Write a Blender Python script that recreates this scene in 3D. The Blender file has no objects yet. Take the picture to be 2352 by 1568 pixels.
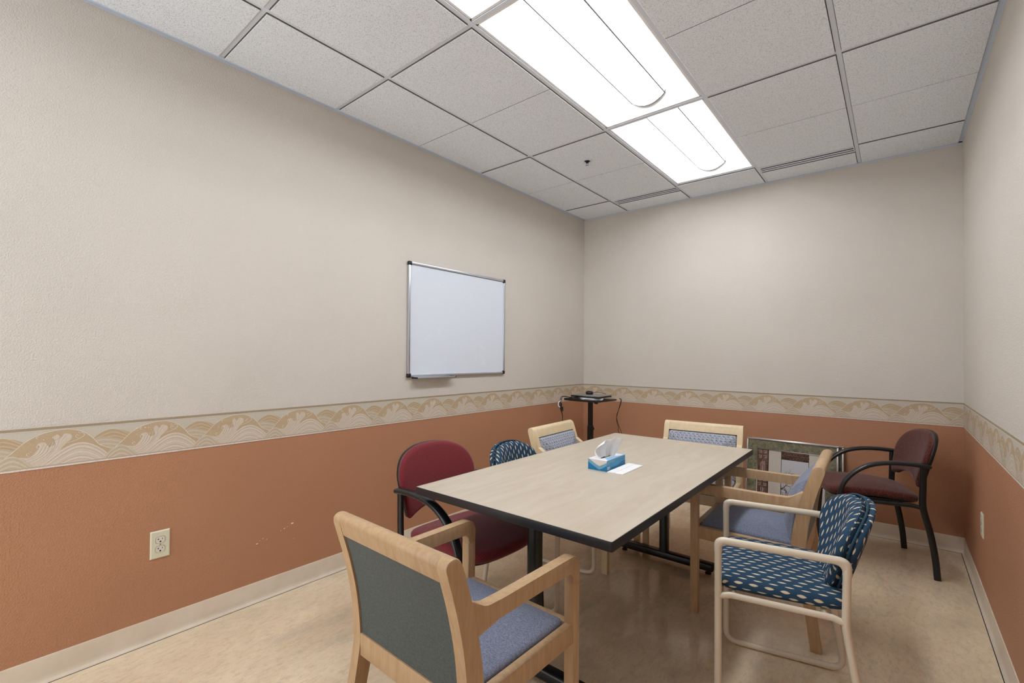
import bpy, bmesh, math, random
from mathutils import Vector, Matrix
PI = math.pi
scene = bpy.context.scene
COL = scene.collection
random.seed(7)

# ------------------------------------------------------------------ camera
RW, RH, RD = 2.8875, 2.7183, 5.3         # room width, height, depth
FT = 0.3048
cam = bpy.data.cameras.new('camera')
cam.sensor_width = 36.0
cam.lens = 1069.18 * 36.0 / 2352.0
cam.shift_y = 18.1 / 2352.0
cam.clip_start = 0.02
cam_o = bpy.data.objects.new('camera', cam)
COL.objects.link(cam_o)
_yaw, _pitch, _roll = 0.690495, 0.0133397, 0.0073657
_cy, _sy = math.cos(_yaw), math.sin(_yaw)
_f = Vector((-_sy * math.cos(_pitch), _cy * math.cos(_pitch), math.sin(_pitch)))
_r0 = Vector((_cy, _sy, 0)); _u0 = _r0.cross(_f)
_r = math.cos(_roll) * _r0 + math.sin(_roll) * _u0
_u = -math.sin(_roll) * _r0 + math.cos(_roll) * _u0
_m = Matrix((_r, _u, -_f)).transposed().to_4x4()
_m.translation = Vector((2.5458, -4.2708, 1.2768))
cam_o.matrix_world = _m
scene.camera = cam_o

# ------------------------------------------------------------------ world, exposure
LAMP = 12.0            # radiance of the fluorescent lenses
AMB = 2.0            # ambient fill light, added; enters by the end left open for it
world = bpy.data.worlds.new('world'); scene.world = world
world.use_nodes = True
_bg = world.node_tree.nodes['Background']
_bg.inputs[0].default_value = (.96, .98, 1.0, 1)
_bg.inputs[1].default_value = AMB
vs = scene.view_settings
vs.view_transform = 'Standard'; vs.look = 'None'; vs.gamma = 1.0
vs.exposure = 0.61
vs.use_curve_mapping = False
scene.cycles.max_bounces = 10
scene.cycles.diffuse_bounces = 6
scene.cycles.sample_clamp_indirect = 6.0


# ------------------------------------------------------------------ colour and materials
def c(r, g, b):
    def l(v):
        v /= 255.0
        return v / 12.92 if v <= 0.04045 else ((v + 0.055) / 1.055) ** 2.4
    return (l(r), l(g), l(b), 1.0)


class NT:
    """small helper around a node tree"""
    def __init__(self, name, rough=0.6, spec=0.4):
        self.m = bpy.data.materials.new(name)
        self.m.use_nodes = True
        self.t = self.m.node_tree
        self.b = self.t.nodes['Principled BSDF']
        self.b.inputs['Roughness'].default_value = rough
        self.b.inputs['Specular IOR Level'].default_value = spec

    def n(self, kind, **kw):
        nd = self.t.nodes.new(kind)
        for k, v in kw.items():
            setattr(nd, k, v)
        return nd

    def l(self, a, b):
        self.t.links.new(a, b)

    def set(self, sock, v):
        if isinstance(v, (int, float, tuple)):
            sock.default_value = v
        else:
            self.l(v, sock)

    def coord(self, which='Object', scale=(1, 1, 1), rot=(0, 0, 0)):
        tc = self.n('ShaderNodeTexCoord'); mp = self.n('ShaderNodeMapping')
        self.l(tc.outputs[which], mp.inputs[0])
        mp.inputs['Scale'].default_value = scale
        mp.inputs['Rotation'].default_value = rot
        return mp.outputs[0]

    def noise(self, vec, scale, detail=2, rough=0.5, dist=0.0):
        nd = self.n('ShaderNodeTexNoise')
        self.l(vec, nd.inputs['Vector'])
        nd.inputs['Scale'].default_value = scale
        nd.inputs['Detail'].default_value = detail
        nd.inputs['Roughness'].default_value = rough
        nd.inputs['Distortion'].default_value = dist
        return nd.outputs['Fac']

    def vor(self, vec, scale, feature='F1', out='Distance', rand=1.0):
        nd = self.n('ShaderNodeTexVoronoi', feature=feature)
        self.l(vec, nd.inputs['Vector'])
        nd.inputs['Scale'].default_value = scale
        nd.inputs['Randomness'].default_value = rand
        return nd.outputs[out]

    def ramp(self, fac, stops, interp='LINEAR'):
        nd = self.n('ShaderNodeValToRGB'); cr = nd.color_ramp
        cr.interpolation = interp
        while len(cr.elements) < len(stops):
            cr.elements.new(0.5)
        for e, (p, col) in zip(cr.elements, stops):
            e.position = p; e.color = col
        self.l(fac, nd.inputs[0])
        return nd.outputs[0]

    def val(self, fac, a0, a1, b0, b1, smooth=False):
        nd = self.n('ShaderNodeMapRange')
        if smooth:
            nd.interpolation_type = 'SMOOTHSTEP'
        self.l(fac, nd.inputs[0])
        for i, v in enumerate((a0, a1, b0, b1)):
            nd.inputs[i + 1].default_value = v
        return nd.outputs[0]

    def mix(self, fac, a, b, mode='MIX'):
        nd = self.n('ShaderNodeMix', data_type='RGBA', blend_type=mode)
        self.set(nd.inputs[0], fac); self.set(nd.inputs[6], a); self.set(nd.inputs[7], b)
        return nd.outputs[2]

    def ma(self, op, a, b=0.0, d=None):
        nd = self.n('ShaderNodeMath', operation=op)
        self.set(nd.inputs[0], a); self.set(nd.inputs[1], b)
        if d is not None:
            self.set(nd.inputs[2], d)
        return nd.outputs[0]

    def col(self, v):
        self.set(self.b.inputs['Base Color'], v); return self

    def bump(self, h, strength=0.3, dist=0.002):
        nd = self.n('ShaderNodeBump')
        nd.inputs['Strength'].default_value = strength
        nd.inputs['Distance'].default_value = dist
        self.l(h, nd.inputs['Height'])
        self.l(nd.outputs[0], self.b.inputs['Normal'])
        return self


def plain(name, col, rough=0.5, spec=0.4, metal=0.0):
    k = NT(name, rough, spec); k.col(col); k.b.inputs['Metallic'].default_value = metal
    return k.m


def paint(name, col):
    """rolled orange-peel wall paint"""
    k = NT(name, 0.5, 0.3)
    v = k.coord('Object')
    big = k.noise(v, 1.3, 3)
    r, g, b, _ = col
    k.col(k.mix(k.val(big, .3, .7, 0, 1), (r * .965, g * .96, b * .955, 1), (r * 1.03, g * 1.03, b * 1.03, 1)))
    h = k.noise(v, 175, 3, .5)
    k.bump(k.val(h, .38, .66, 0, 1), 0.55, 0.0018)
    return k.m


M = {}
M['paint_upper'] = paint('beige wall paint', c(209, 203, 195))
M['paint_lower'] = paint('terracotta wall paint', c(178, 129, 99))
M['plaster'] = plain('bare white plaster', c(240, 238, 234), .8)
M['cove'] = None
k = NT('vinyl cove base', .38, .4)
v = k.coord('Object', (1, 1, 1))
k.col(k.mix(k.val(k.noise(v, 6, 4), .35, .65, 0, 1), c(208, 194, 175), c(220, 207, 189)))
M['cove'] = k.m
M['black_seam'] = plain('dark seam', c(35, 32, 30), .8)

# marbled linoleum
k = NT('marbled linoleum', .14, .5)
v = k.coord('Object')
vs_ = k.coord('Object', (2.3, 1.0, 1), (0, 0, 0.5))
n1 = k.noise(v, 2.2, 4, .6, .6)
n2 = k.noise(vs_, 20, 8, .75, .4)
n3 = k.noise(vs_, 36, 6, .7, .6)
n4 = k.noise(v, 240, 2, .6)
base = k.mix(k.val(n1, .3, .72, 0, 1), c(212, 194, 166), c(236, 219, 190))
base = k.mix(k.val(n2, .50, .66, 0, .75), base, c(202, 183, 155))
base = k.mix(k.val(n2, .30, .44, .45, 0), base, c(246, 232, 206))
base = k.mix(k.val(n3, .57, .68, 0, .7), base, c(216, 166, 118))
base = k.mix(k.val(k.noise(vs_, 3.2, 6, .7, .2), .52, .72, 0, .6), base, c(176, 168, 154))
base = k.mix(k.val(n4, .4, .7, 0, .12), base, c(150, 128, 100))
k.col(base)
k.set(k.b.inputs['Roughness'], k.val(n1, .3, .7, .07, .13))
hh = k.ma('ADD', k.ma('MULTIPLY', k.noise(v, 55, 3, .6), 1.0), k.ma('MULTIPLY', k.noise(v, 9, 2), .8))
k.bump(hh, 0.13, 0.004)
M['floor'] = k.m

# ceiling tile
k = NT('mineral fibre ceiling tile', .9, .1)
v = k.coord('Object')
sp = k.noise(v, 200, 3, .75)
wv = k.noise(v, 90, 3, .7, 1.0)
colr = k.mix(k.val(sp, .52, .68, 0, .62), c(240, 247, 255), c(132, 137, 144))
k.col(colr)
k.bump(k.ma('ADD', wv, sp), .55, .0025)
M['tile'] = k.m
M['tile_edge'] = plain('raw tile edge', c(120, 116, 112), .9, .1)
M['tee'] = plain('white ceiling tee', c(222, 229, 240), .45)
M['plenum'] = plain('dark plenum', c(9, 9, 10), .9)
M['wall_angle'] = plain('grey wall angle', c(206, 217, 232), .5)

# wallpaper border colours
def paper(name, col, dev=0.05):
    k = NT(name, .6, .25)
    v = k.coord('Object')
    f = k.val(k.noise(v, 240, 2), .3, .7, 0, 1)
    r, g, b, _ = col
    k.col(k.mix(f, (r * (1 - dev), g * (1 - dev), b * (1 - dev), 1), (r * (1 + dev), g * (1 + dev), b * (1 + dev), 1)))
    return k.m
M['wp_ground'] = paper('border ground', c(194, 187, 174))
M['wp_band'] = paper('border brown band', c(160, 143, 119), .1)
M['wp_tan'] = paper('border tan dome', c(184, 163, 134))
M['wp_hill'] = paper('border hill', c(190, 177, 156))
M['wp_wave'] = paper('border wave', c(203, 190, 174))
M['wp_line'] = paper('border cream line', c(222, 214, 202))
M['wp_rose'] = paper('border rose line', c(176, 150, 134))
M['wp_olive'] = paper('border olive line', c(172, 149, 112))
M['wp_foot'] = paper('border grey foot line', c(214, 208, 200), .12)


def wood(name, a, b, rough=.38):
    k = NT(name, rough, .4)
    v = k.coord('Object', (9, 9, 1.2))
    f = k.noise(v, 6, 5, .6, .5)
    base = k.mix(k.val(f, .3, .72, 0, 1), a, b)
    fl = k.noise(k.coord('Object', (60, 60, 5)), 6, 2)
    base = k.mix(k.val(fl, .55, .75, 0, .18), base, (a[0] * .7, a[1] * .66, a[2] * .6, 1))
    k.col(base)
    return k.m
M['maple_honey'] = wood('honey maple', c(178, 145, 109), c(197, 167, 131))
M['maple_pale'] = wood('pale maple', c(215, 193, 154), c(224, 205, 170))


def weave(name, col1, col2, scale=900, rough=.9, sheen=.25, bump=.25):
    k = NT(name, rough, .15)
    v = k.coord('Object')
    a = k.noise(v, scale, 2, .7)
    d = k.noise(v, scale * .22, 3, .6)
    fac = k.ma('ADD', k.ma('MULTIPLY', a, .6), k.ma('MULTIPLY', d, .4))
    k.col(k.mix(k.val(fac, .40, .62, 0, 1), col1, col2))
    k.b.inputs['Sheen Weight'].default_value = sheen
    k.b.inputs['Sheen Roughness'].default_value = .4
    k.bump(fac, bump, .001)
    return k.m
M['fab_blue'] = weave('periwinkle blue tweed', c(92, 100, 122), c(150, 156, 176))
M['fab_slate'] = weave('slate grey green cloth', c(72, 78, 77), c(97, 104, 102))


def red_fabric(name, dark, lite, dot, pitch, mottled=False):
    k = NT(name, .8, .2)
    uv = k.coord('UV')
    if mottled:
        f = k.noise(k.coord('UV', (1, .55, 1), (0, 0, .5)), 210, 3, .7, 1.5)
        base = k.mix(k.val(f, .48, .62, 0, 1), dark, lite)
        k.bump(f, .3, .001)
    else:
        sx = k.n('ShaderNodeSeparateXYZ'); k.l(uv, sx.inputs[0])
        x = k.ma('MULTIPLY', sx.outputs[0], 1 / pitch); y = k.ma('MULTIPLY', sx.outputs[1], 1 / (pitch * .8))
        row = k.ma('FLOOR', y)
        x2 = k.ma('ADD', x, k.ma('MULTIPLY', row, .5))
        fx = k.ma('ABSOLUTE', k.ma('SUBTRACT', k.ma('FRACT', x2), .5))
        fy = k.ma('ABSOLUTE', k.ma('SUBTRACT', k.ma('FRACT', y), .5))
        d = k.ma('ADD', k.ma('MULTIPLY', fx, .8), fy)
        base = k.mix(k.val(d, .18, .34, 1, 0), dark, lite)
        base = k.mix(k.val(d, .06, .14, .6, 0), base, dot)
        k.bump(k.val(d, 0, .6, 1, 0), .35, .001)
    k.col(base)
    k.b.inputs['Sheen Weight'].default_value = .2
    return k.m
M['fab_crimson'] = red_fabric('crimson basket weave', c(104, 28, 36), c(136, 44, 50), c(168, 92, 72), .0085)
M['fab_maroon'] = red_fabric('maroon flecked cloth', c(58, 27, 24), c(124, 58, 47), None, .01, True)

# dark blue cloth with cream spindle strokes
k = NT('navy cloth with cream strokes', .85, .15)
uv = k.coord('UV')
wob = k.n('ShaderNodeTexNoise'); k.l(uv, wob.inputs['Vector']); wob.inputs['Scale'].default_value = 22
sx = k.n('ShaderNodeSeparateXYZ'); k.l(uv, sx.inputs[0])
colw, rowh = .0245, .048
X = k.ma('MULTIPLY', sx.outputs[0], 1 / colw)
ci = k.ma('FLOOR', X)
rnd = k.ma('FRACT', k.ma('MULTIPLY', k.ma('SINE', k.ma('MULTIPLY', ci, 12.9898)), 43.7585))
Yv = k.ma('ADD', k.ma('MULTIPLY', sx.outputs[1], 1 / rowh),
          k.ma('ADD', k.ma('MULTIPLY', k.ma('FRACT', k.ma('MULTIPLY', ci, .43)), 1.0), k.ma('MULTIPLY', rnd, .22)))
fx = k.ma('ABSOLUTE', k.ma('SUBTRACT', k.ma('FRACT', X), .5))
fy = k.ma('SUBTRACT', k.ma('FRACT', Yv), .5)
t = k.ma('MULTIPLY', fy, 3.1)
env = k.ma('MAXIMUM', k.ma('SUBTRACT', 1.0, k.ma('MULTIPLY', t, t)), 0.0)
wid = k.ma('MULTIPLY', env, .18)
ragged = k.ma('MULTIPLY', k.ma('SUBTRACT', k.noise(uv, 700, 2), .5), .12)
inside = k.val(k.ma('SUBTRACT', k.ma('ADD', wid, ragged), fx), -.02, .05, 0, 1)
inside = k.ma('MULTIPLY', inside, k.val(env, .02, .12, 0, 1))
thread = k.noise(k.coord('UV', (1, 5, 1)), 900, 2)
creamc = k.mix(k.val(thread, .35, .65, 0, 1), c(196, 180, 150), c(228, 216, 190))
navy = k.mix(k.val(k.noise(uv, 500, 2), .35, .65, 0, 1), c(34, 58, 82), c(50, 78, 104))
k.col(k.mix(inside, navy, creamc))
k.bump(thread, .15, .0008)
M['fab_navy'] = k.m
M['navy_piping'] = plain('teal piping', c(24, 62, 82), .8)

# grey cloth with teal leaf marks
k = NT('grey cloth with teal leaf marks', .85, .15)
uv = k.coord('UV')
sx = k.n('ShaderNodeSeparateXYZ'); k.l(uv, sx.inputs[0])
def leafmask(px, py, ox, oy, s, ang):
    x = k.ma('MULTIPLY', sx.outputs[0], 1 / px); y = k.ma('MULTIPLY', sx.outputs[1], 1 / py)
    y2 = k.ma('ADD', y, oy)
    x2 = k.ma('ADD', k.ma('ADD', x, ox), k.ma('MULTIPLY', k.ma('FLOOR', y2), .5))
    a = k.ma('MULTIPLY', k.ma('SUBTRACT', k.ma('FRACT', x2), .5), px)
    b = k.ma('MULTIPLY', k.ma('SUBTRACT', k.ma('FRACT', y2), .5), py)
    ca, sa = math.cos(ang), math.sin(ang)
    p = k.ma('ADD', k.ma('MULTIPLY', a, ca), k.ma('MULTIPLY', b, sa))
    q = k.ma('SUBTRACT', k.ma('MULTIPLY', b, ca), k.ma('MULTIPLY', a, sa))
    d = k.ma('ADD', k.ma('POWER', k.ma('MULTIPLY', p, 1 / s), 2.0), k.ma('POWER', k.ma('MULTIPLY', q, 1 / (s * .5)), 2.0))
    return k.val(d, .7, 1.2, 1, 0)
m1 = leafmask(.029, .031, 0, 0, .0050, -.75)
m2 = leafmask(.029, .031, .24, .10, .0046, .55)
m3 = leafmask(.029, .031, .52, .50, .0044, -.7)
m4 = leafmask(.029, .031, .86, .62, .0036, -.8)
mask = k.ma('MAXIMUM', k.ma('MAXIMUM', m1, m2), k.ma('MAXIMUM', m3, m4))
vv = k.vor(uv, 190, 'DISTANCE_TO_EDGE')
grey = k.mix(k.val(vv, .04, .16, 0, 1), c(134, 134, 150), c(188, 192, 204))
grey = k.mix(k.val(k.noise(uv, 60, 2), .4, .6, 0, .3), grey, c(148, 150, 160))
k.col(k.mix(k.ma('MULTIPLY', mask, .92), grey, c(40, 78, 86)))
M['fab_leaf'] = k.m

M['black_metal'] = plain('black powder-coated steel', c(20, 22, 24), .33, .5)
M['black_plastic'] = plain('black plastic', c(22, 23, 25), .4, .45)
M['black_arm'] = plain('black moulded armrest', c(26, 29, 33), .28, .55)
M['edge_band'] = plain('black edge band', c(30, 31, 35), .35, .5)
M['ivory_tube'] = plain('ivory enamelled tube', c(214, 203, 184), .3, .5)
M['glide'] = plain('dark glide', c(40, 36, 32), .6)
M['chrome'] = plain('chrome', c(190, 190, 195), .2, .5, 1.0)
M['alu'] = plain('brushed aluminium', c(200, 204, 212), .32, .5, .85)
M['silver'] = plain('silver frame metal', c(186, 182, 182), .28, .5, .9)

# laminate
k = NT('maple laminate', .3, .4)
v = k.coord('Object', (5.0, .85, 1))
warp = k.noise(v, 3.0, 4, .55, 1.2)
ln = k.ma('FRACT', k.ma('MULTIPLY', warp, 9.0))
ln = k.val(k.ma('ABSOLUTE', k.ma('SUBTRACT', ln, .5)), .0, .06, 1, 0)
brk = k.val(k.noise(k.coord('Object', (3, 1.5, 1)), 7, 2), .5, .66, 0, 1)
base = k.mix(k.val(warp, .3, .7, 0, 1), c(189, 176, 157), c(201, 189, 172))
base = k.mix(k.ma('MULTIPLY', k.ma('MULTIPLY', ln, brk), .6), base, c(184, 150, 110))
base = k.mix(k.val(k.noise(k.coord('Object', (40, 4, 1)), 5, 3), .5, .75, 0, .16), base, c(182, 164, 138))
k.col(base)
M['laminate'] = k.m

M['paper_white'] = plain('white paper', c(236, 236, 238), .7, .2)
k = NT('white tissue', .9, .1); k.col(c(238, 238, 240)); M['tissue'] = k.m
M['box_blue'] = plain('deep blue card', c(8, 118, 178), .45)
M['box_mid'] = plain('mid blue card', c(58, 148, 200), .45)
M['box_teal'] = plain('grey blue card', c(112, 166, 190), .45)
M['box_pale'] = plain('pale blush card', c(222, 214, 212), .45)
M['box_top'] = plain('white card', c(232, 234, 240), .45)
M['box_sky'] = plain('sky blue card', c(140, 188, 232), .45)
M['slot'] = plain('dark slot', c(40, 40, 44), .8)
M['board'] = None
k = NT('white enamel board', .22, .45)
v = k.coord('Object')
sm = k.noise(v, 5.5, 4, .55, .8)
k.col(k.mix(k.val(sm, .60, .74, 0, .35), c(218, 226, 238), c(234, 240, 248)))
M['board'] = k.m
M['ivory_plate'] = plain('ivory plastic plate', c(212, 209, 186), .35)
M['ivory_outlet'] = plain('ivory outlet face', c(216, 208, 194), .35)
M['light_housing'] = plain('white enamel reflector', c(240, 240, 240), .5)
M['dark_outline'] = plain('dark grey outline', c(34, 35, 37), .6)  # near-black, draws the shade line round the lenses; also sprinkler body
k = NT('lit fluorescent lens', .5)
k.col(c(240, 240, 240))
k.b.inputs['Emission Color'].default_value = (.955, .985, 1.02, 1)
k.b.inputs['Emission Strength'].default_value = LAMP
M['lens'] = k.m

k = NT('olive mottled mat', .8, .2)
v = k.coord('Object')
k.col(k.mix(k.val(k.noise(v, 26, 6, .75, 1.0), .35, .68, 0, 1), c(82, 84, 66), c(152, 146, 122)))
M['mat_olive'] = k.m
k = NT('brown carved panel', .6)
v = k.coord('Object')
k.col(k.mix(k.val(k.noise(v, 38, 5, .7), .35, .65, 0, 1), c(58, 38, 30), c(126, 88, 66)))
M['art_brown'] = k.m
k = NT('cream stone panel', .8)
v = k.coord('Object')
k.col(k.mix(k.val(k.noise(v, 160, 2, .6), .66, .74, 0, .8), c(202, 195, 186), c(110, 96, 88)))
M['art_cream'] = k.m
M['art_sky'] = plain('pale grey print', c(196, 197, 204), .6)
M['art_ink'] = plain('dark ink', c(42, 38, 38), .7)
M['art_glyph'] = plain('pale carving', c(190, 184, 188), .7)
M['art_black'] = plain('black gap', c(24, 22, 22), .8)
M['lid_grey'] = plain('grey laptop lid', c(150, 148, 146), .3, .5, .5)
M['white_plastic'] = plain('white plastic', c(226, 228, 232), .4)


# ------------------------------------------------------------------ mesh helpers
def B():
    return bmesh.new()


def obj(name, bm, mats, parent=None, smooth=None, recalc=True):
    if recalc:
        bmesh.ops.recalc_face_normals(bm, faces=bm.faces[:])
    me = bpy.data.meshes.new(name)
    bm.to_mesh(me); bm.free()
    if not isinstance(mats, (list, tuple)):
        mats = [mats]
    for m_ in mats:
        me.materials.append(m_)
    if smooth:
        for p in me.polygons:
            p.use_smooth = True
        try:
            me.set_sharp_from_angle(angle=math.radians(smooth))
        except Exception:
            pass
    o = bpy.data.objects.new(name, me)
    COL.objects.link(o)
    if parent is not None:
        o.parent = parent
    return o


def tag(o, label, cat, group=None):
    o['label'] = label; o['category'] = cat
    if group:
        o['group'] = group
    return o


def thing(name, label, cat, loc=(0, 0, 0), rz=0.0, group=None):
    o = bpy.data.objects.new(name, None)
    COL.objects.link(o)
    o.empty_display_size = .1
    o.location = loc; o.rotation_euler = (0, 0, rz)
    return tag(o, label, cat, group)


def struct(name, bm, mats, parent=None, smooth=None, recalc=True):
    o = obj(name, bm, mats, parent, smooth, recalc)
    o['kind'] = 'structure'
    return o


def children(o):
    return [ch for ch in bpy.data.objects if ch.parent == o]


def dup(root, loc, rz, label, matmap=None):
    """copy of a thing, its parts and sub-parts"""
    def rec(o, par):
        n_ = o.copy()
        if o.data is not None and matmap:
            n_.data = o.data.copy()
            for i, m_ in enumerate(n_.data.materials):
                if m_.name in matmap:
                    n_.data.materials[i] = matmap[m_.name]
        COL.objects.link(n_)
        if par is not None:
            n_.parent = par
        for ch in children(o):
            rec(ch, n_)
        return n_
    r_ = rec(root, None)
    r_.location = loc; r_.rotation_euler = (0, 0, rz)
    r_['label'] = label
    return r_


def setmat(faces, i):
    for f in faces:
        f.material_index = i


def box(bm, x0, x1, y0, y1, z0, z1, bev=0.0, seg=2, mi=0, mat=None):
    vs_ = [bm.verts.new(p) for p in ((x0, y0, z0), (x1, y0, z0), (x1, y1, z0), (x0, y1, z0),
                                     (x0, y0, z1), (x1, y0, z1), (x1, y1, z1), (x0, y1, z1))]
    fs = [bm.faces.new([vs_[i] for i in q]) for q in
          ((3, 2, 1, 0), (4, 5, 6, 7), (0, 1, 5, 4), (1, 2, 6, 5), (2, 3, 7, 6), (3, 0, 4, 7))]
    setmat(fs, mi)
    if mat is not None:
        bmesh.ops.transform(bm, matrix=mat, verts=vs_)
    if bev > 0:
        es = list({e for f in fs for e in f.edges})
        r_ = bmesh.ops.bevel(bm, geom=es, offset=bev, segments=seg, profile=.5, affect='EDGES', clamp_overlap=True)
        setmat(r_['faces'], mi)


def prism(bm, pts, fn, a0, a1, bev=0.0, seg=2, mi=0):
    """closed 2-D outline pts extruded from a0 to a1; fn(u,v,a) -> xyz"""
    lo = [bm.verts.new(fn(u, v_, a0)) for u, v_ in pts]
    hi = [bm.verts.new(fn(u, v_, a1)) for u, v_ in pts]
    n_ = len(pts)
    f0 = bm.faces.new(lo[::-1]); f1 = bm.faces.new(hi)
    sides = [bm.faces.new((lo[i], lo[(i + 1) % n_], hi[(i + 1) % n_], hi[i])) for i in range(n_)]
    setmat([f0, f1] + sides, mi)
    if bev > 0:
        es = list(set(list(f0.edges) + list(f1.edges)))
        r_ = bmesh.ops.bevel(bm, geom=es, offset=bev, segments=seg, profile=.5, affect='EDGES', clamp_overlap=True)
        setmat(r_['faces'], mi)


def catmull(pts, n=8, closed=False):
    P = [Vector(p) for p in pts]
    m_ = len(P); out = []
    rng = range(m_ if closed else m_ - 1)
    for i in rng:
        if closed:
            p0, p1, p2, p3 = P[(i - 1) % m_], P[i], P[(i + 1) % m_], P[(i + 2) % m_]
        else:
            p1, p2 = P[i], P[i + 1]
            p0 = P[i - 1] if i > 0 else p1 * 2 - p2
            p3 = P[i + 2] if i + 2 < m_ else p2 * 2 - p1
        for j in range(n):
            t_ = j / n
            out.append(.5 * ((2 * p1) + (p2 - p0) * t_ + (2 * p0 - 5 * p1 + 4 * p2 - p3) * t_ ** 2 + (3 * p1 - p0 - 3 * p2 + p3) * t_ ** 3))
    if not closed:
        out.append(P[-1])
    return out


def fillet(pts, rad, n=6, closed=False):
    P = [Vector(p) for p in pts]; out = []
    m_ = len(P)
    for i in range(m_):
        if not closed and (i == 0 or i == m_ - 1):
            out.append(P[i]); continue
        a, b, d = P[(i - 1) % m_], P[i], P[(i + 1) % m_]
        r_ = rad[i] if isinstance(rad, (list, tuple)) else rad
        if r_ <= 0:
            out.append(b); continue
        u1 = (a - b).normalized(); u2 = (d - b).normalized()
        ang = u1.angle(u2)
        if ang > PI - 1e-3:
            out.append(b); continue
        tl = min(r_ / math.tan(ang / 2), .49 * (a - b).length, .49 * (d - b).length)
        s, e = b + u1 * tl, b + u2 * tl
        for j in range(n + 1):
            t_ = j / n
            q0 = s.lerp(b, t_); q1 = b.lerp(e, t_)
            # blend quadratic towards a circle
            out.append(q0.lerp(q1, t_))
    return out


def sweep(bm, path, sec, closed=False, up=None, cap=True, mi=0, scales=None):
    """sweep closed 2-D section along path (parallel transport)"""
    P = [Vector(p) for p in path]
    m_ = len(P)
    T = []
    for i in range(m_):
        if closed:
            t_ = P[(i + 1) % m_] - P[(i - 1) % m_]
        else:
            t_ = P[min(i + 1, m_ - 1)] - P[max(i - 1, 0)]
        T.append(t_.normalized())
    if up is None:
        up = Vector((0, 0, 1)) if abs(T[0].z) < .9 else Vector((0, 1, 0))
    nrm = (Vector(up) - T[0] * Vector(up).dot(T[0])).normalized()
    rings = []
    for i in range(m_):
        if i > 0:
            nrm = (nrm - T[i] * nrm.dot(T[i])).normalized()
        bn = T[i].cross(nrm)
        s = 1.0 if scales is None else scales[i]
        rings.append([bm.verts.new(P[i] + (nrm * v_ + bn * u_) * s) for u_, v_ in sec])
    n_ = len(sec)
    rr = range(m_ if closed else m_ - 1)
    fs = []
    for i in rr:
        a, b = rings[i], rings[(i + 1) % m_]
        for j in range(n_):
            fs.append(bm.faces.new((a[j], a[(j + 1) % n_], b[(j + 1) % n_], b[j])))
    if cap and not closed:
        fs.append(bm.faces.new(rings[0][::-1])); fs.append(bm.faces.new(rings[-1]))
    setmat(fs, mi)


def circ(r_, n=12, ry=None):
    ry = r_ if ry is None else ry
    return [(r_ * math.cos(2 * PI * i / n), ry * math.sin(2 * PI * i / n)) for i in range(n)]


def superel(rx, ry, p=4, n=16):
    out = []
    for i in range(n):
        a = 2 * PI * i / n; ca, sa = math.cos(a), math.sin(a)
        d = (abs(ca) ** p + abs(sa) ** p) ** (-1 / p)
        out.append((rx * ca * d, ry * sa * d))
    return out


def lathe(bm, prof, cx=0, cy=0, n=24, mi=0):
    rings = [[bm.verts.new((cx + r_ * math.cos(2 * PI * i / n), cy + r_ * math.sin(2 * PI * i / n), z)) for i in range(n)]
             for r_, z in prof]
    fs = []
    for a, b in zip(rings, rings[1:]):
        for i in range(n):
            fs.append(bm.faces.new((a[i], a[(i + 1) % n], b[(i + 1) % n], b[i])))
    fs.append(bm.faces.new(rings[0][::-1])); fs.append(bm.faces.new(rings[-1]))
    setmat(fs, mi)


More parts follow.
